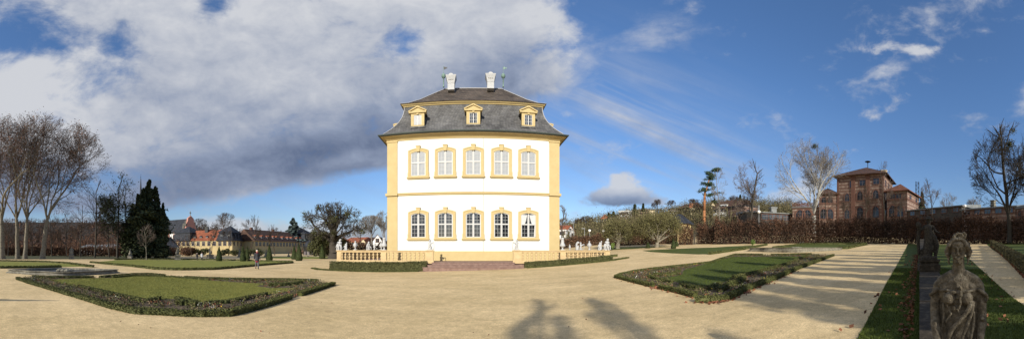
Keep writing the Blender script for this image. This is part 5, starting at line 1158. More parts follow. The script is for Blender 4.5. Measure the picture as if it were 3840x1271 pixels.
    return B,Wd,depth,h,r
def dormers(B,mats,xs,y,z,w,h,dep,name='dormer',roofm=None,tilt=.0):
    f=None
    for x in xs:
        if f is None:
            mb=MB(); mb.box(-w/2,w/2,0,dep,0,h); f=mb.obj(name,M[mats],B); m2=MB(); m2.extr([(-w/2-.12,h),(w/2+.12,h),(0,h+w*.38)],-.15,dep*1.2); m2.obj('dormer_roof',M[roofm or mats],f)
            m3=MB(); m3.box(-w*.30,w*.30,-.03,.01,h*.12,h*.88); m3.k=1; m3.box(-w*.36,-w*.30,-.06,.01,h*.1,h*.92); m3.box(w*.30,w*.36,-.06,.01,h*.1,h*.92); m3.box(-.03,.03,-.05,.01,h*.1,h*.9); m3.obj('pane',[M['glass'],M['sash']],f)
        else: f=copy_tree(f,B)
        f.location=(x,y,z)
# yellow range: lit left part, mid pavilion, long shaded part, end pavilion
Lp=pa(713,119); Cn=pa(871,112); P815=pa(815,114)
zb=-2.6; zev=zz(901,114)
def lerp(a,b,t): return (a[0]+(b[0]-a[0])*t,a[1]+(b[1]-a[1])*t)
LL=pa(650,124)
wrow=lambda n,a=0,b=1:[(zev-1.9,zev-.55,n,.95,False,a,b),(zb+.9,zb+2.3,n,.95,False,a,b)]
house('garden_range','left corner pavilion of the yellow range with steep slate roof','building',LL,Lp,10,zb,zev,zz(848,124),'ywall','darkslate','mansard',wrow(4),.3,group='yellow range beyond the garden')
B_,Wd,_,h,r=house('garden_range','sunlit yellow wing with orange tiled roof','building',lerp(Lp,P815,.01),lerp(Lp,P815,.995),11,zb,zz(901,116),zz(862,119),'ywall','tile_red','gable',wrow(5),.35,group='yellow range beyond the garden')
dormers(B_,'darkslate',[Wd*t for t in (.12,.35,.58,.82)],1.0,h+.55,1.0,.85,2.4)
mb=MB(); mb.box(Wd*.37,Wd*.37+1.3,4.0,5.0,r-1.2,r+1.3); mb.obj('chimney',M['iron'],B_)
ep=pa(1179,157); u_=Vector((ep[0]-Cn[0],ep[1]-Cn[1])).normalized()
# mid pavilion stands between the two directions
B_,Wd,dep_,h,r=house('garden_range','mid pavilion of the yellow range with dark pyramid roof','building',P815,Cn,12.5,zb,zz(901,112),zz(846,118),'ywall','darkslate','mansard',wrow(3),.3,side=wrow(3),group='yellow range beyond the garden')
dormers(B_,'darkslate',[Wd*.3,Wd*.75],.15,h+.9,1.2,1.25,1.0)
for y in (2.5,6.2,10):
    MB().box(-.6,.6,-.6,.6,0,1.5).obj('dormer',M['darkslate'],B_,loc=(Wd-.15,y,h+.9))
a_=(Cn[0]+u_.x*12.0,Cn[1]+u_.y*12.0); b_=(ep[0]-u_.x*9,ep[1]-u_.y*9)
c1=B_.matrix_basis
B_,Wd,_,h,r=house('garden_range','long shaded wing with dark red roof and a row of dormers','building',a_,b_,11,zb,zz(902.5,122),zz(861,128),'ywall','tile_dark','gable',[(zev-1.9,zev-.5,16,1.0,False),(zb+1.0,zb+2.4,16,1.0,False)],.35,group='yellow range beyond the garden')
dormers(B_,'ywin',[Wd*t for t in (.05,.16,.27,.37,.44,.55,.66,.74,.86,.94)],.9,h+.75,1.35,1.05,2.6,roofm='tile_red')
for q_ in (.5,.1): MB().box(Wd*q_,Wd*q_+1,5,6,r-.5,r+.8).obj('chimney',M['redtrim'],B_)
B_,Wd,_,h,r=house('garden_range','end pavilion of the yellow range behind the domed gazebo','building',lerp(b_,ep,.02),ep,11,zb,zz(906,148),zz(853,156),'ywall','darkslate','mansard',wrow(3),.3,side=wrow(3),group='yellow range beyond the garden')
dormers(B_,'slate',[Wd*.2,Wd*.5,Wd*.8],.1,h+.9,1.2,1.4,1.0)
# domed gazebo
x,y=pa(1160,100); d=100; zg=zz(958,d); GZb=empty('domed_gazebo',(x,y,zg),.8,'dark domed garden gazebo on columns before the end pavilion','gazebo')
Rg=1.75; 
for k in range(8):
    a=2*PI*k/8; MB().lathe([(.20,0),(.20,.15),(.13,.2),(.12,2.35),(.18,2.45)],10).obj('column',M['iron'],GZb,loc=(math.cos(a)*Rg,math.sin(a)*Rg,0))
MB().lathe([(1.6,2.45),(1.95,2.45),(1.95,2.6),(2.15,2.72),(2.15,2.82),(1.65,2.86)],24).obj('entablature',M['iron'],GZb)
MB().lathe([(1.7,2.84),(1.66,3.2),(1.45,3.75),(1.05,4.25),(.55,4.58),(.15,4.7),(.08,4.95),(.14,5.05),(.0,5.25)],24).obj('dome',M['darkslate'],GZb,smooth=True)
mb=MB()
for k in range(8):
    a=2*PI*(k+.5)/8; mb.box(-.42,.42,-.03,.03,0,1.3,Matrix.Translation((math.cos(a)*Rg*.93,math.sin(a)*Rg*.93,0))@Matrix.Rotation(a+PI/2,4,'Z'))
mb.obj('parapet',M['ywin'],GZb)
# church and spire
Bc,Wd,_,h,r=house('church','church with long dark slate roof and pink baroque gable','church',pa(560,190),pa(688,172),11,-3,zz(874,180),zz(824,182),'wwall','darkslate','gable',[(zz(925,180),zz(880,180),6,1.6,True)],.4,archm='pink')
mb=MB()
for t in np.linspace(0,1,6): mb.box(Wd*t-.5,Wd*t+.5,-.2,.0,-3,h-.3)
mb.obj('buttress',M['pink'],Bc)
s_=172/F
mb=MB(); mb.add([(Wd,-.6,-3),(Wd+1,-.6,-3),(Wd+1,11.6,-3),(Wd,11.6,-3)],[(0,1,2,3)])
prof_=[(-.8,-3),(-.8,h+1.0),(.8,h+2.0),(2.2,h+5.2),(3.0,r+.2),(5.5,r+1.6),(8,r+.2),(8.8,h+5.2),(10.8,h+2.0),(11.8,h+1.0),(11.8,-3)]
T=Matrix.Translation((Wd+1.0,0,0))@Matrix.Rotation(PI/2,4,'Z'); m_=MB(); m_.extr(prof_,0,.9); vs=[T@Vector(v) for v in m_.v]; mb=MB(); mb.add(vs,m_.f); g_=mb.obj('gable',M['pink'],Bc)
for y_,zt2 in ((-.6,h+3.4),(1.2,h+5),(9.8,h+5),(11.6,h+3.4)): MB().lathe([(.5,-1.5),(.55,-.2),(.35,0),(.4,.8),(.1,1.6),(0,1.8)],8,(Wd+.5,y_,zt2)).obj('pinnacle',M['stone_grey'],g_)
mb=MB()
mb.box(Wd+.35,Wd+.65,5.35,5.65,r+1.5,r+4.2); mb.box(Wd+.35,Wd+.65,4.7,6.3,r+3.1,r+3.4); mb.obj('cross',M['stone_grey'],g_)
for i,t in enumerate((.25,.5,.75)): MB().box(-.8,.8,0,1.6,0,1.2).obj('dormer',M['darkslate'],Bc,loc=(Wd*t,1.6,h+(r-h)*.2))
x,y=pa(528,200); SP=empty('church_spire',(x,y,-3),0,'slim dark church spire above the conifers','spire'); hsp=zz(664,200)+3
MB().box(-2.4,2.4,-2.4,2.4,0,hsp*.55).obj('tower',M['wwall'],SP); MB().lathe([(3,hsp*.55),(1.2,hsp*.66),(.75,hsp*.8),(.12,hsp)],8).obj('spire_roof',M['darkslate'],SP); mb=MB(); mb.lathe([(.0,hsp-.1),(.25,hsp+.1),(.0,hsp+.4)],8); mb.tube((0,0,hsp),(0,0,hsp+1.8),.05,.05,5); mb.box(-.35,.35,-.04,.04,hsp+1.1,hsp+1.2); mb.obj('cross',M['iron'],SP)
house('barn','low building with big dark roof in front of the church','building',pa(600,98),pa(668,98),9,-2.4,zz(927,98),zz(890,102),'darkwall','darkslate','hip',(),.4,inset=4)
house('shed','long low white building behind the brown hedge at the left','building',pa(305,112),pa(425,108),6,-2.0,zz(925,110),zz(916,112),'wwall','metalroof','shed',[(zz(938,110),zz(929,110),6,1.0,False)],.3)
house('cottage','small pale house seen between plane trunks','house',pa(112,130),pa(140,130),6,-2,zz(918,130),zz(905,132),'cream','tile_dark','gable',[(zz(935,130),zz(924,130),2,.7,False)],.2)
# roofs left of the palace
house('village_house','red roofed house behind the white urn, left of the palace','house',pa(1292,112),pa(1356,108),9,-1.5,zz(906,110),zz(890,114),'cream','tile_red','gable',[(zz(918,110),zz(909,110),3,.8,False)],.3,group='village houses left of the palace')
house('village_house','small cream gabled house left of the palace','house',pa(1352,104),pa(1370,104),8,-1.5,zz(908,104),zz(895,104),'cream','tile_dark','front',[(zz(920,104),zz(911,104),1,.8,False)],.2,group='village houses left of the palace')
house('village_house','brown roofed house between bare trees, left of the palace','house',pa(1370,116),pa(1404,114),9,-1.5,zz(904,115),zz(889,118),'darkwall','tile_dark','gable',(),.3,group='village houses left of the palace')
house('village_house','white gabled house closest to the left palace corner','house',pa(1398,100),pa(1432,100),8,-1.5,zz(903,100),zz(878,100),'wwall','tile_dark','front',[(zz(908,100),zz(896,100),1,.9,False)],.2,group='village houses left of the palace')
# houses on the right
B_,Wd,_,h,r=house('gabled_house','white gabled house with orange roof right of the palace','house',pa(2122,100),pa(2155,104),12,1,zz(869,100),zz(843,100),'wwall','tile_red','front',[(zz(863,100),zz(857,100),1,.9,False),(zz(884,100),zz(874,100),2,1.0,False)],.3)
house('gabled_house','red roofed wing behind the white block, right of the palace','house',pa(2090,108),pa(2128,108),8,1,zz(868,106),zz(843,110),'wwall','tile_red','gable',(),.3)
B_,_,_,_,_=house('white_block','white flat roofed house block beside the palace corner','house',pa(2092,96),pa(2121,95),5,1,zz(866,96),zz(862,96),'wwall','wwall','flat',[(zz(880,96),zz(870,96),1,2.0,False)],.15)
house('hill_house','white modern house with flat roof on the hill','house',pa(2322,230),pa(2354,226),10,zz(812,228),zz(795,228),zz(790,228),'wwall','wwall','flat',[(zz(804,228),zz(798,228),3,3.0,False)],.5,group='houses on the hill')
B_,Wd,_,h,r=house('hill_house','cream villa with flat hipped roof on the hill','house',pa(2395,220),pa(2456,222),12,zz(806,220),zz(785,220),zz(778,224),'cream','metalroof','hip',[(zz(794,220),zz(788,220),4,1.6,False,0,.65),(zz(803,220),zz(797,220),4,1.6,False,0,.65)],.8,group='houses on the hill')
house('hill_house','hill house with red pyramid roof','house',pa(2254,200),pa(2284,200),8,zz(838,200),zz(820,200),zz(803,203),'cream','tile_red','hip',[(zz(834,200),zz(824,200),3,1.0,False)],.4,group='houses on the hill')
house('hill_house','pale hill house behind bare trees right of the villa','house',pa(2508,225),pa(2540,225),9,zz(800,225),zz(787,225),zz(780,225),'wwall','tile_dark','gable',[(zz(796,225),zz(790,225),3,1.2,False)],.4,group='houses on the hill')
house('hill_house','brown hill house left of the orange pine','house',pa(2540,215),pa(2592,205),12,zz(800,210),zz(780,210),zz(765,214),'darkwall','tile_dark','gable',[(zz(794,210),zz(786,210),5,1.2,False)],.5,group='houses on the hill')
house('hill_house','orange roofed house partly hidden left of the pine trunk','house',pa(2588,190),pa(2618,190),9,zz(800,190),zz(778,190),zz(760,193),'cream','tile_red','gable',[(zz(792,190),zz(784,190),2,1.2,False)],.4,group='houses on the hill')
B_,Wd,_,h,r=house('hill_house','long brown roofed house with white dormer band','house',pa(2676,165),pa(2740,160),13,zz(803,162),zz(782,162),zz(752,168),'wwall','tile_dark','gable',[(zz(793,162),zz(785,162),5,1.3,False)],.5,group='houses on the hill')
mb=MB(); mb.box(Wd*.28,Wd*.75,1.2,4,h+.6,h+2.3); f_=mb.obj('dormer',M['wwall'],B_); mb=MB(); [mb.box(Wd*.30+i*1.1,Wd*.30+i*1.1+.75,1.13,1.25,h+1.0,h+1.9) for i in range(4)]; mb.obj('pane',M['glass'],f_)
house('hill_house','dark brown house joined right of the dormer band house','house',pa(2741,158),pa(2784,154),11,zz(803,156),zz(776,156),zz(752,160),'darkwall','tile_dark','gable',[(zz(785,156),zz(779,156),3,1.2,False)],.5,group='houses on the hill')
house('hill_house','small pinkish house just right of the orange pine','house',pa(2668,175),pa(2680,175),6,zz(790,175),zz(768,175),zz(758,175),'cream','tile_dark','front',[(zz(780,175),zz(772,175),1,.9,False)],.3,group='houses on the hill')
house('brick_house','narrow red brick building beside the lime tree','building',pa(2792,105),pa(2842,110),8,zz(850,105),zz(772,105),zz(767,105),'band','darkslate','flat',[(zz(800,105),zz(785,105),2,1.2,False)],.25)
# garden pavilion
B_,_,_,_,_=house('garden_pavilion','small yellow pavilion with black tent roof behind the hedge','pavilion',pa(2503,66),pa(2549,64),4.0,zz(915,65),zz(836,65),zz(806,68),'yellow','darkslate','hip',[(zz(856,65),zz(842,65),1,1.5,False,.45,.95)],.45,inset=1.9)
# station
sb=zz(905,92)
gs='red sandstone railway station'
zw=lambda Y,d=92:zz(Y,d)
house('station_tower','three storey red sandstone station tower with dark hipped roof','building',pa(3139,94),pa(3315,90),14,sb,zw(656),zw(627,98),'band','tile_dark','hip',
  [(zw(702),zw(678),1,1.6,False,.22,.44),(zw(698),zw(678),1,1.8,False,.44,.66),(zw(695),zw(674),1,1.8,False,.72,.96),
   (zw(754),zw(724),1,1.5,True,.10,.34),(zw(752),zw(718),1,1.7,True,.38,.62),(zw(748),zw(716),1,1.7,True,.71,.95),
   (zw(820),zw(784),1,1.6,True,.10,.34),(zw(820),zw(776),1,1.9,True,.38,.62),(zw(818),zw(776),1,1.8,True,.71,.95)],1.1,cornice=[zw(757),zw(660)],side=[(zw(698),zw(676),3,1.4,False),(zw(750),zw(720),3,1.4,True),(zw(818),zw(780),3,1.5,True)],group=gs)
ST=[o for o in C.objects if o.name.startswith('station_tower')][0]
mb=MB(); Wd=(Vector(pa(3139,94))-Vector(pa(3315,90))).length; hh=zw(656)-sb
for t in (.0,.31,.355,.625,.665,.955): mb.box(Wd*t,Wd*t+.62,-.2,-.001,-3,hh-.4)
mb.obj('pilasters',M['redtrim'],ST)
mb=MB(); mb.box(Wd*.86,Wd*.86+1.6,5,6.4,hh+1,zw(628)-sb); mb.box(Wd*.86-.15,Wd*.86+1.75,4.85,6.55,zw(630)-sb,zw(627)-sb); mb.obj('chimney',M['cream'],ST)
mb=MB(); mx_=Wd*.535; zt_=zw(629,98)-sb; mb.tube((mx_,7,zt_-.5),(mx_,7,zt_+2.2),.12,.10,8); mb.lathe([(.2,1.6),(.5,1.8),(.95,1.95),(.9,2.03),(.5,2.18),(0,2.26)],16,(mx_,7,zt_)); mb.obj('siren',M['iron'],ST)
B_,_,_,_,_=house('station_wing','low left station wing with dark hipped roof','building',pa(3071,94),pa(3138,94),11,sb,zw(727,94),zw(709,98),'band','tile_dark','hip',[(zw(757),zw(735),2,1.5,True,.1,.8),(zw(818),zw(780),2,2.0,True,.08,.8)],.8,cornice=[zw(761)],group=gs)
B_,_,_,_,_=house('station_wing','right station wing with orange hipped roof','building',pa(3326,88),pa(3402,86),12,sb,zw(716,87),zw(696,92),'band','tile_dull','hip',[(zw(744,87),zw(728,87),2,1.5,False,.12,.75),(zw(812,87),zw(770,87),2,2.2,True,.1,.8)],.8,cornice=[zw(750,87)],side=[(zw(744,87),zw(728,87),2,1.4,False)],group=gs)
B_,_,_,_,_=house('station_arcade','single storey red arcade with roof railing left of the tower','building',pa(2972,96),pa(3069,95),9,sb,zz(780,96),zz(777,96),'band','metalroof','flat',[(zz(820,96),zz(788,96),2,2.6,True,.15,.72)],.3,cornice=[zz(784,96)],group=gs)
mb=MB(); Wa=(Vector(pa(2972,96))-Vector(pa(3069,95))).length; ha=zz(777,96)-sb
mb.box(0,Wa,-.2,-.1,ha+1.0,ha+1.15); 
for k in range(24): mb.box(Wa*k/24,Wa*k/24+.16,-.2,-.1,ha,ha+1.0)
mb.obj('railing',M['redtrim'],B_)
B_,_,_,_,_=house('platform_shed','dark flat roofed platform shed left of the arcade','building',pa(2800,92),pa(2970,98),8,sb-1,zz(797,95),zz(790,97),'darkwall','metalroof','shed',[(zz(824,94),zz(803,94),4,3.4,False,.35,.98)],.6)
mb=MB(); Ws=(Vector(pa(2800,92))-Vector(pa(2970,98))).length; hs_=zz(794,95)-sb+1; mb.box(Ws*.62,Ws*.62+1.8,3,4.6,hs_-.5,hs_+1.7); mb.box(Ws*.62-.2,Ws*.62+2.0,2.8,4.8,hs_+1.5,hs_+1.9); mb.obj('roof_vent',M['metalroof'],B_); MB().tube((Ws*.33,3,hs_-.5),(Ws*.33,3,hs_+2.2),.35,.3,10).obj('vent_pipe',M['metalroof'],B_)
B_,_,_,_,_=house('railway_building','long dark low building right of the station wing','building',pa(3404,86),pa(3606,76),9,sb-1,zz(778,80),zz(767,84),'darkwall','metalroof','shed',[(zz(800,80),zz(785,80),5,1.6,False)],.5)
B_,_,_,_,_=house('railway_building','low striped building with grey metal roof right of the mast','building',pa(3608,72),pa(3808,66),9,sb-2,zz(779,69),zz(762,73),'band','metalroof','shed',[(zz(802,69),zz(786,69),5,1.5,False)],.5)
mb=MB(); Ws=(Vector(pa(3608,72))-Vector(pa(3808,66))).length; hs_=zz(770,70)-sb+2; mb.box(Ws*.40,Ws*.40+.9,4,5,hs_,hs_+1.6); mb.box(Ws*.40-.15,Ws*.40+1.05,3.85,5.15,hs_+.3,hs_+.5); mb.box(Ws*.40-.15,Ws*.40+1.05,3.85,5.15,hs_+1.4,hs_+1.6); mb.obj('chimney',M['stone_grey'],B_)
B_,_,_,_,_=house('railway_building','pale narrow building at the right border','building',pa(3812,66),pa(3900,60),8,sb-2,zz(775,62),zz(770,64),'band','metalroof','flat',[(zz(806,62),zz(782,62),3,1.3,True)],.3)
# lattice mast and lamp posts
x,y=pa(3440,95); zm=zz(800,95); hm=zz(681,95)-zm; mb=MB()
for sx in (-1,1):
    for sy in (-1,1): mb.tube((sx*.5,sy*.5,0),(sx*.42,sy*.42,hm),.06,.06,4)
k=16
for i in range(k):
    z0=hm*i/k;z1=hm*(i+1)/k; sg=1 if i%2 else -1
    for q in (-1,1): mb.tube((-.48*sg,q*.48,z0),(.48*sg,q*.48,z1),.035,.035,4); mb.tube((q*.48,-.48*sg,z0),(q*.48,.48*sg,z1),.035,.035,4)
tag(mb.obj('lattice_mast',M['iron'],None,loc=(x,y,zm)),'dark lattice railway mast right of the station','mast')
def lamp(X,d,Y0,Y1,label,arm=False):
    x,y=pa(X,d); z0=zz(Y0,d); t=empty('street_lamp',(x,y,z0),0,label,'street lamp','lamps along the railway'); h=zz(Y1,d)-z0; MB().lathe([(.09,0),(.05,h)],6).obj('pole',M['pole'],t)
    if arm: mb=MB(); mb.box(-.8,.1,-.12,.12,h,h+.14); mb.obj('lamp_head',M['pole'],t)
    else: MB().lathe([(.1,h),(.32,h+.12),(.38,h+.34),(.30,h+.56),(.05,h+.68)],12).obj('globe',M['lampglobe'],t,smooth=True)
lamp(2211,85,900,869.5,'globe lamp behind the hedge, nearer the palace'); lamp(2263,85,900,870.5,'globe lamp behind the hedge, farther from the palace'); lamp(2151,95,900,838,'tall street lamp at the gabled house',True); lamp(2192,80,900,858,'thin lamp between gabled house and globe lamps',True)
lamp(2846,70,860,800,'globe lamp above the hedge before the platform shed'); lamp(3618,70,850,778,'globe lamp before the striped railway building')
# garden gate
x,y=pa(2607,51.5); z0=hf(x,y); t=empty('garden_gate',(x,y,z0),-az(2607),'grey gate post panel in the beech hedge gap','gate'); MB().box(-.30,-.02,-.1,.1,0,zz(877,51.5)-z0).obj('gate_post',M['bark'],t)
mb=MB(); [mb.box(.05+i*.14,.08+i*.14,-.02,.02,0,1.9) for i in range(5)]; mb.box(.0,.7,-.03,.03,1.7,1.76); mb.box(.0,.7,-.03,.03,.2,.26); mb.obj('bars',M['iron'],t)
# dark info board on the strip
x,y,z=gp(3421,909); t=empty('info_board',(x,y,z),-az(3421),'small dark board on a post at the far end of the grass strip','sign'); MB().box(-.03,.03,-.03,.03,0,.5).obj('post',M['iron'],t); MB().box(-.35,.35,-.06,-.031,.3,.62).obj('panel',M['iron'],t)
# ================================================================ FOUNTAIN BASINS
def basin(X,d,rl,rr,label,jets=False,h=.28):
    x,y=pa(X,d); z=hf(x,y); t=empty('fountain_basin',(x,y,z),-az(X),label,'basin','stone fountain basins')
    n=72
    def ol(k): 
        pts=[]
        for i in range(n):
            a=2*PI*i/n; q=1+.10*math.cos(4*a)+.05*math.cos(8*a); pts.append((math.cos(a)*rl*q*k,math.sin(a)*rr*q*k))
        return pts
    mb=MB(); prof=[(1.06,-.3),(1.06,.07),(1.03,.09),(1.0,h*.7),(1.035,h*.8),(1.035,h),(.955,h),(.94,h-.05),(.93,.03)]
    vs=[];fs=[]
    for k,zq in prof: vs+=[(a,b,zq) for a,b in ol(k)]
    for j in range(len(prof)-1):
        for i in range(n): fs.append((j*n+i,j*n+(i+1)%n,(j+1)*n+(i+1)%n,(j+1)*n+i))
    mb.add(vs,fs); mb.obj('rim',M['stone_grey'],t)
    me=bpy.data.meshes.new('water'); me.from_pydata([(a,b,h-.12) for a,b in ol(.948)],[],[tuple(range(n))]); me.materials.append(M['water']); link('water',me,t)
    mb=MB(); rg=random.Random(4)
    for i in range(9): mb.lathe([(.05,0),(.22,.03),(.26,.1),(.12,.2),(0,.26)],8,(rg.gauss(0,.35),rg.gauss(0,.3),h-.16))
    mb.obj('rockwork',M['stone_grey'],t); return t
basin(236,23.4,3.55,2.1,'wide stone basin at the left, quatrefoil rim')
g=gp(2983,946); dB=math.hypot(g[0],g[1])+2.2; basin(2983,dB,156/F*dB/1.05,2.2,'wide stone basin between the right lawns',h=.34)
# ================================================================ GARDEN STATUES far left
def figure(H=1.75,arm1=(.5,-.1,1.5),arm2=(-.35,-.3,1.1),robe=True,hat=False,lean=0,stump=True):
    k=H/1.75; f=lambda a,b,c:(a*k+lean*c,b*k,c*k)
    B=[('e',f(0,-.02,1.62),(.10*k,.115*k,.125*k)),('c',[(f(0,0,1.52),.06*k),(f(0,0,1.43),.09*k)]),('c',[(f(-.14,0,1.38),.085*k),(f(.14,0,1.38),.085*k)]),('c',[(f(0,0,1.30),.15*k),(f(0,0,1.08),.125*k),(f(0,0,.95),.16*k)]),
       ('c',[(f(.18,0,1.38),.065*k),(f((.18+arm1[0])/2,arm1[1]*.4,(1.34+arm1[2])/2-.05),.052*k),(f(*arm1),.038*k)]),('c',[(f(-.18,0,1.38),.065*k),(f((-.18+arm2[0])/2,arm2[1]*.4,(1.30+arm2[2])/2-.05),.052*k),(f(*arm2),.038*k)]),
       ('c',[(f(.09,0,.95),.115*k),(f(.12,-.10,.52),.08*k),(f(.10,0,.08),.05*k),(f(.12,-.14,.04),.04*k)]),('c',[(f(-.09,0,.95),.115*k),(f(-.13,.02,.50),.08*k),(f(-.14,.08,.08),.05*k),(f(-.18,-.04,.04),.04*k)])]
    if robe: B+=[('c',[(f(.0,.05,.95),.19*k),(f(-.02,.08,.5),.22*k),(f(-.04,.10,.12),.20*k)]),('c',[(f(.14,.1,1.3),.07*k),(f(.26,.12,.9),.08*k),(f(.28,.1,.4),.07*k)])]
    if stump: B+=[('c',[(f(-.25,.12,0),.17*k),(f(-.24,.12,.35),.13*k)])]
    if hat: B+=[('e',f(0,0,1.70),(.22*k,.22*k,.05*k)),('e',f(0,0,1.76),(.12*k,.12*k,.09*k))]
    B+=[('b',(0,0,.0),(.32*k,.28*k,.06*k))]; return B
FIG=[sculpt('garden_figure',figure(1.75,(.35,-.2,1.8),(-.5,-.2,1.25)),.04,M['stone']),
     sculpt('garden_figure',figure(1.75,(.45,-.1,1.9),(-.42,-.2,1.75))+[('e',(.05,.1,1.0),(.35,.25,.40)),('e',(-.2,0,.5),(.3,.3,.35))],.05,M['stone']),
     sculpt('kneeling_figure',[('e',(0,0,.35),(.36,.3,.36)),('c',[((0,0,.4),.22),((.03,0,.75),.18),((.0,0,.98),.14)]),('e',(.02,-.02,1.2),(.12,.12,.14)),('c',[((.2,0,.95),.08),((.3,-.1,.7),.07),((.2,-.2,.45),.06)]),('c',[((-.2,0,.95),.08),((-.3,-.1,.7),.07),((-.2,-.2,.45),.06)]),('b',(0,0,.02),(.4,.32,.08))],.045,M['stone'])]
def gstat(X,Yb,Yt,me,label,rz=0,d=None,pl=.32,mesh_h=1.9,cat_='statue'):
    g=gp(X,Yb,75); d=math.hypot(g[0],g[1]); H=(Yb-Yt)/F*d; t=empty('garden_statue',g,-az(X)+rz,label,cat_,'stone statues along the far walk'); hp=H*pl
    mb=MB(); w=H*.20; mb.ring([(.06,-.2),(.06,hp*.18),(.0,hp*.24),(-.02,hp*.8),(.05,hp*.88),(.05,hp),(-.1,hp)],-w,w,-w,w,top=True); mb.obj('pedestal',M['stone'],t); f=link('figure',me,t,(0,0,hp)); s=(H-hp)/mesh_h; f.scale=(s,s,s); return t
gstat(268,972,925,FIG[2],'kneeling stone statue before the brown hedge, far left',mesh_h=1.35)
gstat(488,973,932,FIG[2],'twisted stone statue on a pedestal before the conifers',rz=1.2,mesh_h=1.35)
gstat(666,975,921,FIG[1],'stone group with raised arm left of the two walkers',mesh_h=2.0)
gstat(788,971,921,FIG[1],'dark stone group right of the two walkers',rz=2.0,mesh_h=2.0)
gstat(898,965,931,FIG[0],'stone figure left of the nearer yew pair',mesh_h=1.9,pl=.25)
gstat(998,961,931,FIG[0],'pale stone figure half hidden behind a yew cone',rz=.7,mesh_h=1.9,pl=.25)
gstat(1083,957,931,FIG[0],'pale stone figure before the long shaded wing',rz=1.5,mesh_h=1.9,pl=.25)
gstat(1154,957,937,FIG[0],'pale stone figure under the gazebo dome',rz=2.1,mesh_h=1.9,pl=.2)
# ================================================================ PEOPLE
def person(X,Yf,Yt,rz,label,coat,trou,hat,scarf=None,walk=.24):
    g=gp(X,Yf,80); d=math.hypot(g[0],g[1]); k=(Yf-Yt)/F*d/1.72; f=lambda a,b,c:(a*k,b*k,c*k)
    body=[('e',f(0,-.005,1.60),(.075*k,.095*k,.115*k)),('e',f(0,-.095,1.585),(.014*k,.02*k,.022*k)),('e',f(.08,0,1.59),(.012*k,.02*k,.03*k)),('e',f(-.08,0,1.59),(.012*k,.02*k,.03*k)),('c',[(f(0,.01,1.50),.052*k),(f(0,.02,1.40),.06*k)]),
      ('c',[(f(0,.02,1.36),.10*k),(f(0,.02,1.0),.10*k)]),('c',[(f(.075,0,.92),.085*k),(f(.085,-walk*.35,.50),.058*k),(f(.07,-walk*.6,.10),.042*k)]),('c',[(f(-.075,0,.92),.085*k),(f(-.08,walk*.15,.50),.058*k),(f(-.07,walk,.12),.042*k)])]
    for s in (1,-1):
        hy=-.10*s; body+=[('c',[(f(s*.17,.02,1.38),.055*k),(f(s*.23,.04,1.12),.043*k),(f(s*.24,hy,.88),.030*k)]),('e',f(s*.24,hy-.01,.82),(.024*k,.038*k,.045*k))]
        for q in range(4): body.append(('c',[(f(s*(.235),hy-.035+q*.020,.80),.011*k),(f(s*.238,hy-.04+q*.020,.745+.006*abs(q-1.5)),.009*k)]))
        body.append(('c',[(f(s*.225,hy-.045,.83),.012*k),(f(s*.218,hy-.065,.785),.010*k)]))
    me=sculpt('person',body,.013*k,M['skin'],2); o=link('person',me,None,g,rz); tag(o,label,'person')
    ct=[('c',[(f(-.13,.02,1.37),.095*k),(f(.13,.02,1.37),.095*k)]),('c',[(f(0,.02,1.32),.165*k),(f(0,.02,1.10),.145*k),(f(0,.01,.92),.185*k),(f(0,.0,.80),.19*k)])]
    for s in (1,-1): hy=-.10*s; ct.append(('c',[(f(s*.17,.02,1.38),.078*k),(f(s*.235,.04,1.12),.066*k),(f(s*.242,hy+.005,.90),.050*k)]))
    link('coat',sculpt('coat',ct,.018*k,M[coat],3),o)
    tr=[('c',[(f(.08,0,.90),.115*k),(f(.088,-walk*.35,.50),.082*k),(f(.07,-walk*.6,.16),.062*k)]),('c',[(f(-.08,0,.90),.115*k),(f(-.083,walk*.15,.50),.082*k),(f(-.07,walk,.18),.062*k)])]
    link('trousers',sculpt('trousers',tr,.018*k,M[trou],3),o)
    for s,yy,zz1 in ((1,-walk*.6,.0),(-1,walk,.03)): link('boot',sculpt('boot',[('c',[(f(s*.07,yy,.17+zz1),.06*k),(f(s*.07,yy,.06+zz1),.05*k),(f(s*.07,yy-.13,.04+zz1),.042*k)])],.014*k,M['boot'],2),o)
    link('hat',sculpt('hat',[('e',f(0,.022,1.668),(.092*k,.104*k,.070*k)),('e',f(0,.070,1.60),(.090*k,.062*k,.09*k))],.014*k,M[hat],2),o)
    if scarf: link('scarf',sculpt('scarf',[('c',[(f(-.07,-.04,1.47),.05*k),(f(.07,-.04,1.47),.05*k)]),('e',f(0,-.02,1.45),(.11*k,.10*k,.055*k))],.014*k,M[scarf],2),o); link('hem',sculpt('hem',[('c',[(f(0,0,.78),.178*k),(f(0,0,.72),.178*k)])],.02*k,M[scarf],2),o)
    return o
person(964,1009,937,-az(964)+.25,'woman in dark coat, pale hat and grey trousers walking on the gravel','coat','trouser','hat','scarf')
person(757,976,947,-az(757)+.6,'distant walker in a short white jacket beside the dark one','wjacket','coat','coat',None,.1)
person(739,976,949,-az(739)+.6,'distant walker all in dark clothes beside the white jacket','coat','coat','hat',None,.1)
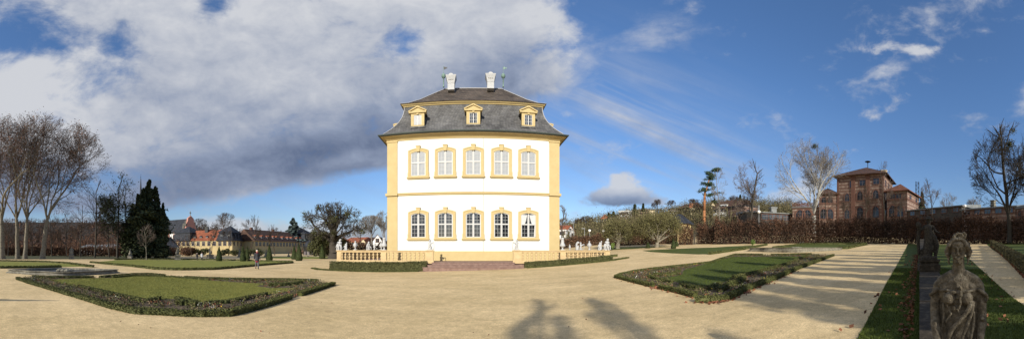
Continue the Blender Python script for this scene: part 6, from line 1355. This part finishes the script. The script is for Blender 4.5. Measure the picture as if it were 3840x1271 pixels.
# ================================================================ LOW WALL AND ITS STATUES (right foreground)
def wz(s): p=wpt(s,.35); return hf(*p)+.13+.015*s
mb=MB(); ss=[.6]; 
while ss[-1]<44: ss.append(ss[-1]+(1.15 if len(ss)%2 else 1.4))
rg=random.Random(2)
Wl=empty('garden_wall',(0,0,0),0,'low mossy stone wall carrying the dark statues','wall')
for i in range(len(ss)-1):
    a,b=ss[i]+.006,ss[i+1]-.006; dz=rg.uniform(-.008,.008); T=[]
    for s_ in (a,b):
        for o_ in (.0+rg.uniform(-.006,.006),.74): 
            for zq in (-.08,0): p=wpt(s_,o_); T.append((p[0],p[1],wz(s_)+dz+zq))
    mb.add(T,[(1,3,7,5),(0,4,6,2),(0,1,5,4),(2,6,7,3),(0,2,3,1),(4,5,7,6)])
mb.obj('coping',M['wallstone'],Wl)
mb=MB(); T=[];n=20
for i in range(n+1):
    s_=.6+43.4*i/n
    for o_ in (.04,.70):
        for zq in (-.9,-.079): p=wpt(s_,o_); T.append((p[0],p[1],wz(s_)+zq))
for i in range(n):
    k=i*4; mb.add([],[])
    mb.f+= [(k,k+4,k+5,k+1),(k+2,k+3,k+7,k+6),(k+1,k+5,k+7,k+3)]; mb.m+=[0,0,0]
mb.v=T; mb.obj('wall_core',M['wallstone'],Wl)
# far wall statue: hatted draped figure
def clothed(fx): return fx
s_far=12.2; p=wpt(s_far,.36); t=empty('wall_statue',(p[0],p[1],wz(s_far)),-az(3485)+.15,'dark stone shepherd with broad hat and bag, second on the low wall','statue')
mb=MB(); mb.ring([(.06,-.02),(.06,.22),(.0,.26),(.0,.32),(.04,.34),(.04,.42),(-.05,.42)],-.34,.34,-.34,.34,top=True); mb.obj('pedestal',M['wallstone'],t)
BL=figure(1.62,(.42,-.25,1.12),(-.46,-.12,1.30),True,True)+[('e',(-.42,-.1,1.34),(.10,.10,.13)),('c',[((-.36,-.05,1.35),.07),((-.42,.0,.8),.08),((-.38,.05,.25),.06)]),('c',[((.16,-.08,.85),.15),((.3,-.05,.55),.12),((.27,0,.15),.07)]),('c',[((-.05,-.1,1.2),.16),((0,-.1,.9),.17),((-.05,-.14,.45),.14),((-.1,-.1,.1),.13)]),('b',(0,0,.05),(.30,.30,.08))]
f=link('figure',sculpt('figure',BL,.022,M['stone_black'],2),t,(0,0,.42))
# near statue: smiling woman with flowers in her hair (z measured from the eye level of the viewer)
d=3.05; x,y=pa(3594,d); zs=wz(2.9)
B=[]
e_=lambda c,r,rot=None:B.append(('e',c,r,rot) if rot else ('e',c,r))
c_=lambda *p:B.append(('c',list(p)))
# head: crown at z=+.11, chin at -.153; front is -y
e_((0,.012,.010),(.083,.096,.105)); e_((0,-.012,-.050),(.063,.066,.072)); e_((0,-.052,-.118),(.030,.034,.030)); e_((0,-.030,-.108),(.050,.045,.036))
for s in (-1,1):
    e_((s*.040,-.052,-.050),(.028,.028,.030)); e_((s*.034,-.066,-.072),(.020,.020,.020)) # cheeks
    c_(((s*.010,-.088,.018),.008),((s*.030,-.087,.025),.009),((s*.055,-.068,.016),.008)) # brow
    e_((s*.030,-.073,-.003),(.0145,.0125,.011)); c_(((s*.016,-.080,.002),.0032),((s*.030,-.086,.008),.0034),((s*.045,-.074,.001),.0032)); c_(((s*.018,-.078,-.012),.0028),((s*.030,-.082,-.015),.003),((s*.044,-.072,-.010),.0028))
    e_((s*.0125,-.090,-.050),(.0085,.0095,.0075)); e_((s*.080,.0,-.02),(.012,.022,.030))
e_((0,-.062,.045),(.058,.030,.030))
c_(((0,-.084,.012),.0085),((0,-.098,-.025),.0095),((0,-.106,-.047),.0115))
c_(((-.030,-.070,-.077),.0045),((-.014,-.086,-.079),.0062),((0,-.091,-.078),.0060),((.014,-.086,-.079),.0062),((.030,-.070,-.077),.0045)); c_(((-.022,-.076,-.091),.0045),((0,-.088,-.096),.0078),((.022,-.076,-.091),.0045))
# hair: wavy cap, side rolls, hanging curls, topknot
rg=random.Random(7)
for k in range(14):
    a=PI*(k/13); e_((math.cos(a)*.082,-.045+.0*k,.035+math.sin(a)*.062),(.022,.035,.020))
e_((0,.03,.055),(.086,.085,.075))
for s in (-1,1):
    for (dx,dy,dz,r) in ((.098,-.02,.012,.030),(.112,-.01,-.018,.028),(.104,-.015,-.050,.026),(.090,.01,.045,.028),(.096,.02,-.08,.020)): e_((s*dx,dy,dz),r)
    c_(((s*.088,.0,-.06),.016),((s*.098,-.005,-.10),.013),((s*.088,-.01,-.14),.010))
c_(((-.06,.0,.09),.024),((-.02,-.01,.13),.030),((.02,-.02,.14),.028),((.06,-.01,.115),.022))
for k in range(12): e_((rg.uniform(-.055,.06),rg.uniform(-.055,.03),rg.uniform(.105,.165)),rg.uniform(.013,.021))
c_(((.03,-.02,.15),.012),((.055,-.02,.165),.011),((.075,-.02,.14),.012),((.06,-.03,.12),.010))
# neck, shoulders, torso
c_(((0,.02,-.10),.060),((0,.02,-.19),.062),((0,.03,-.24),.078)); c_(((-.15,.03,-.315),.070),((-.06,.03,-.27),.075),((.06,.03,-.27),.075),((.15,.03,-.315),.070))
c_(((0,.03,-.36),.145),((0,.03,-.50),.150),((0,.02,-.66),.145),((0,.02,-.78),.150),((0,.03,-.92),.185)); e_((-.09,.02,-.40),(.12,.10,.12)); e_((.09,.02,-.40),(.12,.10,.12))
for s in (-1,1): e_((s*.082,-.100,-.465),(.066,.060,.066)); e_((s*.182,.03,-.35),(.062,.065,.070)); c_(((s*.12,.05,-.42),.08),((s*.13,.05,-.62),.075),((s*.15,.05,-.85),.09))
# arms
c_(((.195,.03,-.36),.060),((.222,.035,-.52),.058),((.228,.02,-.64),.052)); c_(((.228,.02,-.64),.052),((.222,-.04,-.76),.046),((.205,-.12,-.90),.034),((.185,-.17,-.98),.028))
c_(((-.195,.03,-.36),.060),((-.226,.03,-.50),.059),((-.228,.01,-.62),.053)); c_(((-.228,.01,-.62),.053),((-.215,-.09,-.72),.047),((-.180,-.17,-.86),.036),((-.15,-.20,-.94),.029))
for s,hx_,hy_,hz2 in ((1,.175,-.19,-1.0),(-1,-.14,-.21,-.97)):
    e_((hx_,hy_,hz2),(.030,.022,.036))
    for q in range(4): c_(((hx_-.02+q*.013,hy_-.01,hz2-.03),.0085),((hx_-.018+q*.012,hy_-.028,hz2-.062-.004*(1.5-abs(q-1.5))),.0075),((hx_-.016+q*.011,hy_-.018,hz2-.085),.0065))
    c_(((hx_-s*.028,hy_-.008,hz2+.0),.010),((hx_-s*.038,hy_-.03,hz2-.035),.0085))
# drapery: bow at the breast, sash over the shoulder, knotted sleeves, diagonal folds, skirt
for k in range(9): e_((rg.uniform(-.045,.05),-.125+rg.uniform(-.02,.02),-.405+rg.uniform(-.05,.05)),(rg.uniform(.014,.026),.016,rg.uniform(.012,.026)))
c_(((.02,-.14,-.43),.014),((.03,-.15,-.50),.012),((.015,-.15,-.55),.010)); e_((-.03,-.14,-.55),(.020,.016,.028))
for (pts,r) in (([(-.19,-.03,-.40),(-.10,-.10,-.385),(0,-.125,-.41),(.09,-.12,-.395),(.17,-.04,-.385),(.21,0,-.37)],.013),
    ([(.13,-.12,-.50),(.09,-.145,-.58),(.02,-.165,-.66),(-.05,-.165,-.74),(-.09,-.17,-.84),(-.10,-.18,-.98)],.024),
    ([(.15,-.11,-.50),(.13,-.14,-.60),(.09,-.16,-.70),(.05,-.17,-.80),(.03,-.18,-.92),(.04,-.19,-1.05)],.019),
    ([(.10,-.13,-.55),(.04,-.15,-.63),(-.03,-.155,-.70),(-.075,-.155,-.80),(-.07,-.16,-.95)],.013),
    ([(.15,-.08,-.60),(.145,-.11,-.72),(.12,-.13,-.84),(.13,-.15,-1.0)],.018),
    ([(-.14,-.08,-.52),(-.13,-.11,-.62),(-.15,-.10,-.76),(-.17,-.12,-.95)],.013),
    ([(-.10,-.13,-.52),(-.06,-.135,-.60),(-.11,-.12,-.68)],.010),([(.0,-.13,-.56),(.03,-.14,-.62),(.08,-.13,-.64)],.009)): c_(*[(p_,r) for p_ in pts])
for s in (1,-1):
    for k in range(7): a=k/6; c_(((s*(.20+.03*math.sin(k)),-.05+.02*k,-.385-.012*k),.020),((s*(.262+.012*math.cos(k*2)),-.03+.018*k,-.44-.006*k),.018))
c_(((.255,-.03,-.42),.018),((.285,-.02,-.47),.014),((.27,-.01,-.51),.010))
for k in range(6): c_(((.23,-.06+.02*k,-.66-.01*k),.020),((.268,-.02,-.70-.008*k),.014))
for k in range(14):
    a=-PI*.95+PI*.9*k/13 ; c_(((math.cos(a)*.13,.02+math.sin(a)*.12,-.85),.045),((math.cos(a)*.20,.03+math.sin(a)*.19,-1.05),.055),((math.cos(a)*.23,.04+math.sin(a)*.22,-1.40),.055))
c_(((0,.06,-.9),.17),((0,.06,-1.40),.22)); B.append(('b',(0,.03,-1.44),(.30,.29,.06)))
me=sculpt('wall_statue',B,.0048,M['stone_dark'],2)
t=link('wall_statue',me,None,(x,y,EYE),-az(3594)-.06); tag(t,'smiling stone woman with flowers in her hair, nearest on the low wall','statue')
p=(x,y); mb=MB(); mb.box(-.33,.33,-.30,.36,-1.8,-1.488); o=mb.obj('statue_plinth',M['wallstone'],None,loc=(x,y,EYE),rz=-az(3594)); tag(o,'low stone block under the smiling stone woman','plinth')
